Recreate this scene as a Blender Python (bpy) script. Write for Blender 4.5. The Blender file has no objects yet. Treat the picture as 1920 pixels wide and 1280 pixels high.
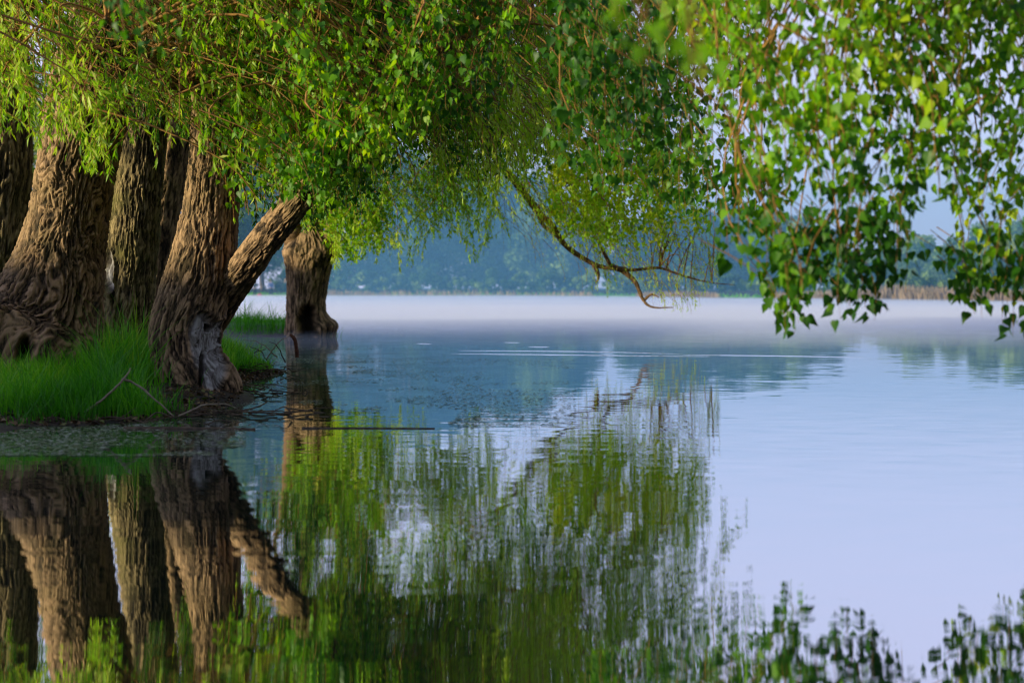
import bpy, math
import numpy as np

R = math.radians
rng = np.random.default_rng(11)
S = bpy.context.scene
COL = S.collection

# ------------------------------------------------------------------ camera model
FOC = 2666.67          # focal length in photo pixels (50 mm on 36 mm, 1920 px wide)
CAM_H = 1.1
PITCH = math.atan(100.0 / FOC)
CP, SP = math.cos(PITCH), math.sin(PITCH)

def at(px, py, d):
    """world point seen at photo pixel (px, py) at depth d along +Y"""
    px = np.asarray(px, float); py = np.asarray(py, float); d = np.asarray(d, float)
    r = (px - 960) / FOC; u = (640 - py) / FOC
    dx = r; dy = CP + SP * u; dz = -SP + CP * u
    k = d / dy
    return np.stack(np.broadcast_arrays(dx * k, d, CAM_H + dz * k), -1)

def on_water(px, py, z=0.0):
    u = (640 - py) / FOC
    dz = -SP + CP * u
    k = (z - CAM_H) / dz
    return np.array([(px - 960) / FOC * k, (CP + SP * u) * k, z])

# ------------------------------------------------------------------ noise
def _hash(ix, iy, iz, seed=0):
    h = (ix.astype(np.uint32) * np.uint32(374761393) + iy.astype(np.uint32) * np.uint32(668265263)
         + iz.astype(np.uint32) * np.uint32(2147483647) + np.uint32((seed * 974711 + 12345) & 0xffffffff))
    h = (h ^ (h >> np.uint32(13))) * np.uint32(1274126177)
    h = (h ^ (h >> np.uint32(16))) * np.uint32(2246822519)
    return (h ^ (h >> np.uint32(15))).astype(np.float64) / 4294967295.0

def vnoise(P, seed=0):
    P = np.asarray(P, float)
    i = np.floor(P).astype(np.int64); f = P - i
    f = f * f * (3 - 2 * f)
    out = 0
    for dx in (0, 1):
        wx = f[..., 0] if dx else 1 - f[..., 0]
        for dy in (0, 1):
            wy = f[..., 1] if dy else 1 - f[..., 1]
            for dz in (0, 1):
                wz = f[..., 2] if dz else 1 - f[..., 2]
                out = out + wx * wy * wz * _hash(i[..., 0] + dx, i[..., 1] + dy, i[..., 2] + dz, seed)
    return out

def fbm(P, octv=3, seed=0):
    a, s, t = 1.0, 0.0, 0.0
    P = np.asarray(P, float)
    for k in range(octv):
        s = s + a * vnoise(P, seed + k * 7); t += a
        P = P * 2.03 + 3.1; a *= 0.5
    return s / t

def worley(P, seed=0):
    i0 = np.floor(P).astype(np.int64)
    f1 = np.full(P.shape[:-1], 9.0); f2 = np.full(P.shape[:-1], 9.0)
    for dx in (-1, 0, 1):
        for dy in (-1, 0, 1):
            for dz in (-1, 0, 1):
                c = i0 + np.array([dx, dy, dz])
                d = 0
                for a in range(3):
                    d = d + (c[..., a] + _hash(c[..., 0], c[..., 1], c[..., 2], seed + 31 * a) - P[..., a]) ** 2
                d = np.sqrt(d)
                f2 = np.where(d < f1, f1, np.minimum(f2, d))
                f1 = np.minimum(f1, d)
    return f1, f2

def sstep(a, b, x):
    t = np.clip((x - a) / (b - a), 0, 1)
    return t * t * (3 - 2 * t)

# ------------------------------------------------------------------ mesh helpers
class MB:
    def __init__(self):
        self.V, self.L, self.T, self.A, self.n = [], [], [], {}, 0
    def add(self, V, faces_loops, totals, **attrs):
        V = np.asarray(V, float).reshape(-1, 3)
        self.V.append(V); self.L.append(np.asarray(faces_loops, np.int64).ravel() + self.n)
        self.T.append(np.asarray(totals, np.int64).ravel())
        for k, v in attrs.items():
            self.A.setdefault(k, []).append(np.broadcast_to(np.asarray(v, float), (len(V),)).ravel())
        self.n += len(V)
    def build(self, name, mat, parent=None, smooth=True, loc=None):
        V = np.concatenate(self.V); L = np.concatenate(self.L); T = np.concatenate(self.T)
        if loc is not None: V = V - np.asarray(loc)
        me = bpy.data.meshes.new(name)
        me.vertices.add(len(V)); me.vertices.foreach_set('co', V.astype(np.float32).ravel())
        me.loops.add(len(L)); me.loops.foreach_set('vertex_index', L.astype(np.int32))
        st = np.concatenate([[0], np.cumsum(T)[:-1]])
        me.polygons.add(len(T)); me.polygons.foreach_set('loop_start', st.astype(np.int32))
        me.update(calc_edges=True)
        if smooth: me.polygons.foreach_set('use_smooth', np.ones(len(T), bool))
        for k, vs in self.A.items():
            a = me.attributes.new(k, 'FLOAT', 'POINT'); a.data.foreach_set('value', np.concatenate(vs).astype(np.float32))
        me.materials.append(mat)
        o = bpy.data.objects.new(name, me); COL.objects.link(o)
        if parent is not None: o.parent = parent
        elif loc is not None: o.location = [float(q) for q in loc]
        return o

def tag(o, label=None, cat=None, group=None, kind=None):
    if label: o['label'] = label
    if cat: o['category'] = cat
    if group: o['group'] = group
    if kind: o['kind'] = kind
    return o

def empty(name, loc, label, cat, group=None):
    o = bpy.data.objects.new(name, None); COL.objects.link(o)
    o.location = [float(q) for q in loc]; o.empty_display_size = 0.2
    return tag(o, label, cat, group)

def frames(P):
    """parallel frames along polylines P (n,k,3)"""
    T = np.gradient(P, axis=1)
    T /= np.linalg.norm(T, axis=-1, keepdims=True) + 1e-9
    ref = np.zeros_like(T); ref[..., 1] = 1.0
    ref[np.abs(T[..., 1]) > 0.95] = (1, 0, 0)
    A = np.cross(T, ref); A /= np.linalg.norm(A, axis=-1, keepdims=True) + 1e-9
    B = np.cross(T, A)
    return T, A, B

def tubes(mb, P, rad, sides=4, cap=True, **attrs):
    """P (n,k,3), rad (n,k): many thin tubes into mb"""
    P = np.asarray(P, float); rad = np.asarray(rad, float)
    if P.ndim == 2: P = P[None]; rad = rad[None]
    n, k, _ = P.shape
    _, A, B = frames(P)
    th = np.arange(sides) / sides * 2 * np.pi
    V = P[:, :, None] + rad[:, :, None, None] * (A[:, :, None] * np.cos(th)[None, None, :, None] + B[:, :, None] * np.sin(th)[None, None, :, None])
    i = np.arange(n)[:, None, None] * k * sides; j = np.arange(k - 1)[None, :, None] * sides; s = np.arange(sides)[None, None, :]
    s2 = (s + 1) % sides
    q = np.stack([i + j + s, i + j + s2, i + j + sides + s2, i + j + sides + s], -1)
    at_ = {kk: np.repeat(np.broadcast_to(np.asarray(v, float), (n,)), k * sides) for kk, v in attrs.items()}
    L = [q.ravel()]; T = [np.full(q.size // 4, 4)]
    if cap:
        e = (np.arange(n)[:, None] * k * sides + (k - 1) * sides + np.arange(sides)[None, :]).ravel()
        b = (np.arange(n)[:, None] * k * sides + np.arange(sides)[None, ::-1]).ravel()
        L += [e, b]; T += [np.full(n, sides), np.full(n, sides)]
    mb.add(V, np.concatenate(L), np.concatenate(T), **at_)

def smooth_path(pts, n):
    """Catmull-Rom resample of (m,c) control rows to n rows"""
    pts = np.asarray(pts, float)
    m = len(pts)
    q = np.vstack([2 * pts[0] - pts[1], pts, 2 * pts[-1] - pts[-2]])
    t = np.linspace(0, m - 1 - 1e-6, n); i = t.astype(int); f = (t - i)[:, None]
    p0, p1, p2, p3 = q[i], q[i + 1], q[i + 2], q[i + 3]
    return 0.5 * (2 * p1 + (p2 - p0) * f + (2 * p0 - 5 * p1 + 4 * p2 - p3) * f ** 2 + (3 * p1 - p0 - 3 * p2 + p3) * f ** 3)

def crooked(pts, n, amp, seed):
    P = smooth_path(pts, n)
    t = np.linspace(0, 1, n)
    L = np.linalg.norm(np.diff(P[:, :3], axis=0), axis=1).sum()
    for a in range(3):
        P[:, a] += amp * L * (fbm(np.stack([t * 7 + seed * 3.1, t * 0 + a * 9.7, t * 0 + seed], -1), 3, seed) - 0.5) * np.minimum(1, t * 4)
    return P

# leaf templates: x across, y along, z normal
def tri_leaf(w, fold, droop):
    V = np.array([(0, 0, 0), (w, .42, fold), (0, .48, 0), (-w, .42, fold), (0, 1, -droop)])
    F = [0, 1, 2, 0, 2, 3, 1, 4, 2, 2, 4, 3]
    return V, np.array(F), np.array([3, 3, 3, 3])

def delta_leaf():
    right = [(.10, .10, .02), (.34, .14, .07), (.43, .30, .08), (.36, .50, .06), (.17, .76, .01)]
    V = [(0, .16, 0)] + right + [(0, 1.08, -.06)] + [(-x, y, z) for x, y, z in right] + [(0, .55, 0)]
    V = np.array(V)
    F = [0, 1, 2, 3, 12, 12, 3, 4, 5, 6, 0, 12, 9, 8, 7, 12, 6, 11, 10, 9]
    return V, np.array(F), np.array([5, 5, 5, 5])

WILLOW = tri_leaf(0.115, 0.04, 0.10)
POPLAR = delta_leaf()
_c = POPLAR[0].copy(); _c[:, 2] += .22 * _c[:, 0] - .35 * (_c[:, 1] - .3) ** 2; _c[:, 0] *= .82
POPLAR2 = (_c, POPLAR[1], POPLAR[2])
BLOB = (np.array([(-.5, 0, 0), (.0, -.45, .1), (.5, .05, 0), (.05, .5, .12)]), np.array([0, 1, 2, 3]), np.array([4]))

def norm(v):
    return v / (np.linalg.norm(v, axis=-1, keepdims=True) + 1e-9)

def leaves(mb, tpl, pos, along, nrm, size, tint):
    V, F, T = tpl
    Y = norm(along); Z = norm(nrm - (nrm * Y).sum(-1, keepdims=True) * Y); X = np.cross(Y, Z)
    n = len(pos)
    W = pos[:, None] + size[:, None, None] * (V[None, :, 0:1] * X[:, None] + V[None, :, 1:2] * Y[:, None] + V[None, :, 2:3] * Z[:, None])
    Lp = (F[None] + np.arange(n)[:, None] * len(V)).ravel()
    mb.add(W, Lp, np.tile(T, n), tint=np.repeat(tint, len(V)))

# ------------------------------------------------------------------ materials
def mat(name):
    m = bpy.data.materials.new(name); m.use_nodes = True
    nt = m.node_tree; nt.nodes.clear()
    out = nt.nodes.new('ShaderNodeOutputMaterial')
    return m, nt, out

def N(nt, typ, **kw):
    n = nt.nodes.new(typ)
    for k, v in kw.items():
        if k.startswith('i_'):
            key = k[2:]; key = int(key) if key.isdigit() else key.replace('_', ' ')
            n.inputs[key].default_value = v
        else: setattr(n, k, v)
    return n

def ramp(nt, stops):
    r = nt.nodes.new('ShaderNodeValToRGB')
    e = r.color_ramp.elements
    while len(e) < len(stops): e.new(0.5)
    for q, (p, c) in zip(e, stops):
        q.position = p; q.color = (*c, 1) if len(c) == 3 else c
    return r

def leaf_mat(name, stops, trans, rough=0.45, tfac=0.4, spec=0.4):
    m, nt, out = mat(name); L = nt.links.new
    a = N(nt, 'ShaderNodeAttribute', attribute_name='tint')
    c = ramp(nt, stops); L(a.outputs['Fac'], c.inputs[0])
    p = N(nt, 'ShaderNodeBsdfPrincipled', i_Roughness=rough)
    p.inputs['Specular IOR Level'].default_value = spec
    L(c.outputs[0], p.inputs['Base Color'])
    t = N(nt, 'ShaderNodeBsdfTranslucent')
    mx = N(nt, 'ShaderNodeMix', data_type='RGBA', blend_type='MULTIPLY'); mx.inputs[0].default_value = 1
    L(c.outputs[0], mx.inputs[6]); mx.inputs[7].default_value = (*trans, 1)
    L(mx.outputs[2], t.inputs[0])
    s = N(nt, 'ShaderNodeMixShader', i_0=tfac)
    L(p.outputs[0], s.inputs[1]); L(t.outputs[0], s.inputs[2]); L(s.outputs[0], out.inputs[0])
    return m

M_WILLOW = leaf_mat('willow_leaf', [(0, (.02, .075, .006)), (.28, (.045, .15, .007)), (.54, (.24, .43, .012)), (.82, (.48, .59, .03)), (1, (.66, .70, .22))], (2.0, 2.3, .8), tfac=.42)  # ramp paints shaded to sunlit leaf tones into the colour
M_POPLAR = leaf_mat('poplar_leaf', [(0, (.012, .075, .006)), (.28, (.035, .15, .006)), (.58, (.18, .43, .010)), (.88, (.44, .58, .016)), (1, (.68, .68, .16))], (2.7, 2.2, .4), tfac=.45)  # dark end paints shaded leaves, bright end sunlit ones
M_FAR = leaf_mat('far_leaf', [(0, (.006, .025, .008)), (.45, (.05, .13, .03)), (1, (.42, .55, .13))], (1.3, 1.5, .8), rough=.7, tfac=.25, spec=.1)
M_GRASS = leaf_mat('grass_blade', [(0, (.02, .12, .006)), (.35, (.06, .28, .008)), (.65, (.19, .50, .015)), (.84, (.42, .55, .05)), (.93, (.5, .42, .18)), (1, (.5, .40, .2))], (1.8, 2.2, .6), tfac=.35)
M_REED = leaf_mat('dry_reed', [(0, (.32, .23, .12)), (.7, (.60, .42, .24)), (1, (.26, .3, .10))], (1.2, 1.1, .8), rough=.8, tfac=.2, spec=.1)
M_WEED = leaf_mat('duckweed', [(0, (.06, .10, .03)), (.5, (.18, .26, .09)), (1, (.7, .72, .62))], (1, 1, 1), rough=.5, tfac=.05)

def bark_mat(name, low, high, moss, fine=60.0):
    m, nt, out = mat(name); L = nt.links.new
    ri = N(nt, 'ShaderNodeAttribute', attribute_name='ridge')
    pa = N(nt, 'ShaderNodeAttribute', attribute_name='pale')
    mo = N(nt, 'ShaderNodeAttribute', attribute_name='moss')
    tc = N(nt, 'ShaderNodeTexCoord')
    mp = N(nt, 'ShaderNodeMapping'); mp.inputs['Scale'].default_value = (1, 1, .22); L(tc.outputs['Object'], mp.inputs[0])
    no = N(nt, 'ShaderNodeTexNoise', i_Scale=fine, i_Detail=6.0, i_Roughness=.65); L(mp.outputs[0], no.inputs['Vector'])
    n2 = N(nt, 'ShaderNodeTexNoise', i_Scale=3.0, i_Detail=3.0); L(tc.outputs['Object'], n2.inputs['Vector'])
    ad = N(nt, 'ShaderNodeMath', operation='MULTIPLY_ADD'); L(no.outputs[0], ad.inputs[0]); ad.inputs[1].default_value = .7
    sb = N(nt, 'ShaderNodeMath', operation='SUBTRACT'); L(ri.outputs['Fac'], sb.inputs[0]); sb.inputs[1].default_value = .35
    L(sb.outputs[0], ad.inputs[2])
    c = ramp(nt, [(0.16, low), (.45, tuple(a * .7 + b * .30 for a, b in zip(low, high))), (.85, high)]); L(ad.outputs[0], c.inputs[0])  # furrows coloured darker than ridges to deepen their shade
    cm = ramp(nt, [(0, tuple(q * .25 for q in moss)), (1, moss)]); L(ad.outputs[0], cm.inputs[0])
    cp = ramp(nt, [(.05, (.09, .075, .065)), (.4, (.34, .31, .29)), (.85, (.62, .59, .57))]); L(ad.outputs[0], cp.inputs[0])
    mf = N(nt, 'ShaderNodeMath', operation='MULTIPLY'); L(mo.outputs['Fac'], mf.inputs[0])
    r2 = ramp(nt, [(.35, (0, 0, 0)), (.65, (1, 1, 1))]); L(n2.outputs[0], r2.inputs[0]); L(r2.outputs[0], mf.inputs[1])
    a1 = N(nt, 'ShaderNodeMix', data_type='RGBA'); L(mf.outputs[0], a1.inputs[0]); L(c.outputs[0], a1.inputs[6]); L(cm.outputs[0], a1.inputs[7])
    a2 = N(nt, 'ShaderNodeMix', data_type='RGBA'); L(pa.outputs['Fac'], a2.inputs[0]); L(a1.outputs[2], a2.inputs[6]); L(cp.outputs[0], a2.inputs[7])
    p = N(nt, 'ShaderNodeBsdfPrincipled', i_Roughness=.85); p.inputs['Specular IOR Level'].default_value = .25
    L(a2.outputs[2], p.inputs['Base Color'])
    b = N(nt, 'ShaderNodeBump', i_Strength=1.0, i_Distance=.018); L(no.outputs[0], b.inputs['Height']); L(b.outputs[0], p.inputs['Normal'])
    L(p.outputs[0], out.inputs[0])
    return m

M_BARK = bark_mat('willow_bark', (.016, .011, .008), (.54, .345, .195), (.17, .16, .035))
M_BARKM = bark_mat('mossy_bark', (.015, .011, .007), (.46, .34, .17), (.18, .17, .035))

def plain(name, c1, c2, scale=8.0, rough=.8, spec=.3, stretch=(1, 1, 1)):
    m, nt, out = mat(name); L = nt.links.new
    tc = N(nt, 'ShaderNodeTexCoord'); mp = N(nt, 'ShaderNodeMapping'); mp.inputs['Scale'].default_value = stretch
    L(tc.outputs['Object'], mp.inputs[0])
    no = N(nt, 'ShaderNodeTexNoise', i_Scale=scale, i_Detail=5.0); L(mp.outputs[0], no.inputs['Vector'])
    c = ramp(nt, [(.3, c1), (.7, c2)]); L(no.outputs[0], c.inputs[0])
    p = N(nt, 'ShaderNodeBsdfPrincipled', i_Roughness=rough); p.inputs['Specular IOR Level'].default_value = spec
    L(c.outputs[0], p.inputs['Base Color'])
    b = N(nt, 'ShaderNodeBump', i_Strength=.4, i_Distance=.01); L(no.outputs[0], b.inputs['Height']); L(b.outputs[0], p.inputs['Normal'])
    L(p.outputs[0], out.inputs[0])
    return m

M_TWIG = plain('twig_bark', (.22, .10, .022), (.50, .27, .08), 20)
M_BRANCH = plain('branch_bark', (.06, .036, .02), (.30, .18, .09), 25)
M_DEAD = plain('dead_wood', (.04, .03, .02), (.17, .12, .075), 18)
M_PALE = plain('dry_twig', (.20, .15, .10), (.42, .34, .24), 22)
M_FTRUNK = plain('far_bark', (.10, .07, .05), (.32, .22, .14), 2)

# ------------------------------------------------------------------ terrain
SHORE_PX = [(-600, 830), (-200, 826), (0, 812), (70, 800), (150, 800), (250, 793), (330, 786), (400, 776), (442, 752), (446, 722),
            (475, 713), (533, 700), (520, 690), (500, 684), (470, 668), (440, 656), (410, 648), (385, 640), (392, 633), (420, 630),
            (540, 631), (590, 630), (622, 627), (618, 621), (540, 617), (430, 612), (300, 606), (100, 598)]
POLY = np.array([on_water(x, y)[:2] for x, y in SHORE_PX] + [(-70., 75.), (-90., 75.), (-90., -60.), (-20., -60.)])

def sd_poly(P):
    P = np.asarray(P, float)
    A, B = POLY, np.roll(POLY, -1, 0)
    d = np.full(len(P), 1e9); ins = np.zeros(len(P), bool)
    for a, b in zip(A, B):
        e = b - a; w = P - a
        t = np.clip((w @ e) / (e @ e), 0, 1)
        d = np.minimum(d, np.hypot(*(w - t[:, None] * e).T))
        c = ((a[1] > P[:, 1]) != (b[1] > P[:, 1]))
        with np.errstate(divide='ignore', invalid='ignore'):
            xx = (b[0] - a[0]) * (P[:, 1] - a[1]) / (b[1] - a[1]) + a[0]
        ins ^= c & (P[:, 0] < xx)
    return np.where(ins, d, -d)

FARX = np.array([-400, -60, -17, 0, 9, 17, 24, 34, 50, 400.])
FARY = np.array([170, 152, 147, 138, 128, 112, 98, 88, 84, 84.])
def far_shore(x): return np.interp(x, FARX, FARY)

def ground_z(P):
    P = np.asarray(P, float)
    s = sd_poly(P)
    w = (fbm(np.column_stack([P * .9, P[:, 0] * 0]), 3, 5) - .5)
    s = s + w * .5 * np.exp(-np.abs(s))
    z = np.where(s > 0, .32 * (1 - np.exp(-s / 2.0)), -.7 * (1 - np.exp(s / 1.4)))
    z += np.where(s > 0, w * .22 * (1 - np.exp(-np.maximum(s, 0) / .8)), 0)
    shade_hill = 7.4 * np.exp(-((P[:, 0] + 41) / 9) ** 2) * sstep(34, 20, P[:, 1]) * sstep(-75, -55, P[:, 1])  # unseen ridge added off left to shade the lower trunks
    shade_hill *= 1 + .10 * (fbm(np.column_stack([P * .25, P[:, 0] * 0]), 3, 8) - .5) * 2
    z += np.where(s > -.6, .13 * np.exp(-(((P[:, 0] + 3.1) / .55) ** 2 + ((P[:, 1] - 13.9) / .7) ** 2)), 0)
    sky_block = 30 * sstep(-26, -62, P[:, 1]) * sstep(-34, -14, P[:, 0]) * (.85 + .3 * fbm(np.column_stack([P * .05, P[:, 0] * 0]), 2, 6))  # unseen rise added behind the camera to cut sky light on the trunks
    sky_block = np.maximum(sky_block, 20 * sstep(38, 66, P[:, 0]) * sstep(72, 46, P[:, 1]))  # second unseen rise added off right, also dimming the sky fill
    z = np.maximum(z + shade_hill, sky_block - .8)
    f = P[:, 1] - far_shore(P[:, 0])
    zf = np.where(f > 0, .9 * (1 - np.exp(-f / 9)), -.7 * (1 - np.exp(f / 5)))
    return np.maximum(z, zf)

gx = np.unique(np.concatenate([np.linspace(-900, -70, 16), np.linspace(-70, -12, 60), np.linspace(-12, 1, 230), np.linspace(1, 70, 50), np.linspace(70, 900, 16)]))
gy = np.unique(np.concatenate([np.linspace(-300, -70, 8), np.linspace(-70, 9, 34), np.linspace(9, 40, 260), np.linspace(40, 180, 90), np.linspace(180, 1500, 14)]))
GX, GY = np.meshgrid(gx, gy)
gp = np.column_stack([GX.ravel(), GY.ravel()])
gz = ground_z(gp)
nx, ny = len(gx), len(gy)
ii = (np.arange(ny - 1)[:, None] * nx + np.arange(nx - 1)[None]).ravel()
mb = MB()
mb.add(np.column_stack([gp, gz]), np.stack([ii, ii + 1, ii + nx + 1, ii + nx], -1), np.full(len(ii), 4))
m, nt, out = mat('bank_soil'); L = nt.links.new
tc = N(nt, 'ShaderNodeTexCoord')
n1 = N(nt, 'ShaderNodeTexNoise', i_Scale=1.6, i_Detail=6.0); L(tc.outputs['Object'], n1.inputs['Vector'])
n2 = N(nt, 'ShaderNodeTexNoise', i_Scale=40.0, i_Detail=5.0); L(tc.outputs['Object'], n2.inputs['Vector'])
c1 = ramp(nt, [(.35, (.022, .018, .012)), (.55, (.07, .052, .03)), (.75, (.06, .10, .02))]); L(n1.outputs[0], c1.inputs[0])
c2 = ramp(nt, [(.3, (.4, .4, .4)), (.7, (1.5, 1.5, 1.5))]); L(n2.outputs[0], c2.inputs[0])
mx = N(nt, 'ShaderNodeMix', data_type='RGBA', blend_type='MULTIPLY'); mx.inputs[0].default_value = 1
L(c1.outputs[0], mx.inputs[6]); L(c2.outputs[0], mx.inputs[7])
p = N(nt, 'ShaderNodeBsdfPrincipled', i_Roughness=.75); L(mx.outputs[2], p.inputs['Base Color'])
b = N(nt, 'ShaderNodeBump', i_Strength=.8, i_Distance=.03); L(n2.outputs[0], b.inputs['Height']); L(b.outputs[0], p.inputs['Normal'])
L(p.outputs[0], out.inputs[0])
tag(mb.build('ground', m), kind='structure')

# ------------------------------------------------------------------ water
def water_mat():
    m, nt, out = mat('lake_water'); L = nt.links.new
    tc = N(nt, 'ShaderNodeTexCoord')
    def slopes(scale, sx, sy, detail, off=0):
        mp = N(nt, 'ShaderNodeMapping'); mp.inputs['Scale'].default_value = scale; mp.inputs['Location'].default_value = (off, off, off)
        L(tc.outputs['Object'], mp.inputs[0])
        no = N(nt, 'ShaderNodeTexNoise', i_Scale=1.0, i_Detail=detail, i_Roughness=.5); L(mp.outputs[0], no.inputs['Vector'])
        s = N(nt, 'ShaderNodeVectorMath', operation='SUBTRACT'); L(no.outputs['Color'], s.inputs[0]); s.inputs[1].default_value = (.5, .5, .5)
        k = N(nt, 'ShaderNodeVectorMath', operation='MULTIPLY'); L(s.outputs[0], k.inputs[0]); k.inputs[1].default_value = (sx, sy, 0)
        return k
    a = slopes((.55, 3.0, 1), .008, .014, 2.0)
    b = slopes((2.6, 13.0, 1), .010, .050, 2.0, 7.3)
    # patches of breeze: ripples come and go over tens of metres
    mp = N(nt, 'ShaderNodeMapping'); mp.inputs['Scale'].default_value = (.05, .16, 1); L(tc.outputs['Object'], mp.inputs[0])
    pn = N(nt, 'ShaderNodeTexNoise', i_Scale=1.0, i_Detail=2.0); L(mp.outputs[0], pn.inputs['Vector'])
    pr = ramp(nt, [(.38, (.28, .28, .28)), (.66, (1.15, 1.15, 1.15))]); L(pn.outputs[0], pr.inputs[0])
    s = N(nt, 'ShaderNodeVectorMath', operation='ADD'); L(a.outputs[0], s.inputs[0]); L(b.outputs[0], s.inputs[1])
    sm = N(nt, 'ShaderNodeVectorMath', operation='MULTIPLY'); L(s.outputs[0], sm.inputs[0]); L(pr.outputs[0], sm.inputs[1])
    geo = N(nt, 'ShaderNodeNewGeometry')
    s2 = N(nt, 'ShaderNodeVectorMath', operation='ADD'); L(sm.outputs[0], s2.inputs[0]); L(geo.outputs['Normal'], s2.inputs[1])
    nn = N(nt, 'ShaderNodeVectorMath', operation='NORMALIZE'); L(s2.outputs[0], nn.inputs[0])
    g = N(nt, 'ShaderNodeBsdfGlossy', i_Roughness=.02); g.inputs['Color'].default_value = (.93, .96, 1, 1); L(nn.outputs[0], g.inputs['Normal'])
    d = N(nt, 'ShaderNodeBsdfDiffuse'); d.inputs['Color'].default_value = (.012, .03, .022, 1)
    fr = N(nt, 'ShaderNodeFresnel', i_IOR=1.45); L(nn.outputs[0], fr.inputs['Normal'])
    k = N(nt, 'ShaderNodeMath', operation='MULTIPLY_ADD', use_clamp=True); L(fr.outputs[0], k.inputs[0]); k.inputs[1].default_value = .28; k.inputs[2].default_value = .74
    # green algae film in the still corner by the bank
    dm = N(nt, 'ShaderNodeVectorMath', operation='SUBTRACT'); L(tc.outputs['Object'], dm.inputs[0]); dm.inputs[1].default_value = (-3.6, 19, 0)
    dsx = N(nt, 'ShaderNodeVectorMath', operation='MULTIPLY'); L(dm.outputs[0], dsx.inputs[0]); dsx.inputs[1].default_value = (.26, .085, 0)
    dl = N(nt, 'ShaderNodeVectorMath', operation='LENGTH'); L(dsx.outputs[0], dl.inputs[0])
    near = ramp(nt, [(.25, (1, 1, 1)), (1, (0, 0, 0))]); L(dl.outputs['Value'], near.inputs[0])
    mpa = N(nt, 'ShaderNodeMapping'); mpa.inputs['Scale'].default_value = (1.1, .8, 1); L(tc.outputs['Object'], mpa.inputs[0])
    na = N(nt, 'ShaderNodeTexNoise', i_Scale=1.2, i_Detail=7.0, i_Roughness=.7); L(mpa.outputs[0], na.inputs['Vector'])
    ra = ramp(nt, [(.38, (.05, .05, .05)), (.62, (.50, .50, .50))]); L(na.outputs[0], ra.inputs[0])
    fm = N(nt, 'ShaderNodeMath', operation='MULTIPLY'); L(near.outputs[0], fm.inputs[0]); L(ra.outputs[0], fm.inputs[1])
    iv = N(nt, 'ShaderNodeMath', operation='SUBTRACT'); iv.inputs[0].default_value = 1; L(fm.outputs[0], iv.inputs[1])
    k2 = N(nt, 'ShaderNodeMath', operation='MULTIPLY'); L(k.outputs[0], k2.inputs[0]); L(iv.outputs[0], k2.inputs[1]); k = k2
    dc = N(nt, 'ShaderNodeMix', data_type='RGBA'); L(near.outputs[0], dc.inputs[0]); dc.inputs[6].default_value = (.012, .03, .022, 1); dc.inputs[7].default_value = (.10, .20, .085, 1)
    L(dc.outputs[2], d.inputs['Color'])
    x = N(nt, 'ShaderNodeMixShader'); L(k.outputs[0], x.inputs[0]); L(d.outputs[0], x.inputs[1]); L(g.outputs[0], x.inputs[2])
    L(x.outputs[0], out.inputs[0])
    return m
M_WATER = water_mat()
mb = MB(); mb.add([(-900, -250, 0), (900, -250, 0), (900, 200, 0), (-900, 200, 0)], [0, 1, 2, 3], [4])
tag(mb.build('water', M_WATER, smooth=False), kind='structure')

# ripples left by a bird: low ridges lying on the lake
def ripple(pts, h, w):
    h, w = (.006, .10) if pts[1][0] - pts[0][0] < 60 else (h * .3, w * .5)
    P = smooth_path([on_water(*q) for q in pts], 60)
    t = np.linspace(0, 1, 60); hh = h * np.sin(np.pi * t) ** .5 + 1e-4
    X = np.linspace(-1, 1, 7); prof = np.cos(X * np.pi / 2) ** 2
    V = np.stack([np.stack([P[:, 0], P[:, 1] + x * w, .001 + pr * hh - .003 * (pr < .01)], -1) for x, pr in zip(X, prof)], 1)
    i = (np.arange(59)[:, None] * 7 + np.arange(6)[None]).ravel()
    mb = MB(); mb.add(V, np.stack([i, i + 7, i + 8, i + 1], -1), np.full(len(i), 4))
    tag(mb.build('water_ripple', M_WATER), kind='structure')
for pts in ([(845, 663), (1000, 664.5), (1200, 667), (1330, 668)], [(860, 657), (1000, 658), (1150, 660), (1280, 664)], [(1280, 665), (1450, 667), (1620, 670)],
            [(780, 644), (810, 645)], [(945, 642), (975, 642.5)], [(990, 650), (1030, 650.5)], [(1650, 612), (1770, 612.5)]):
    ripple(pts, .022, .30)

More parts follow.
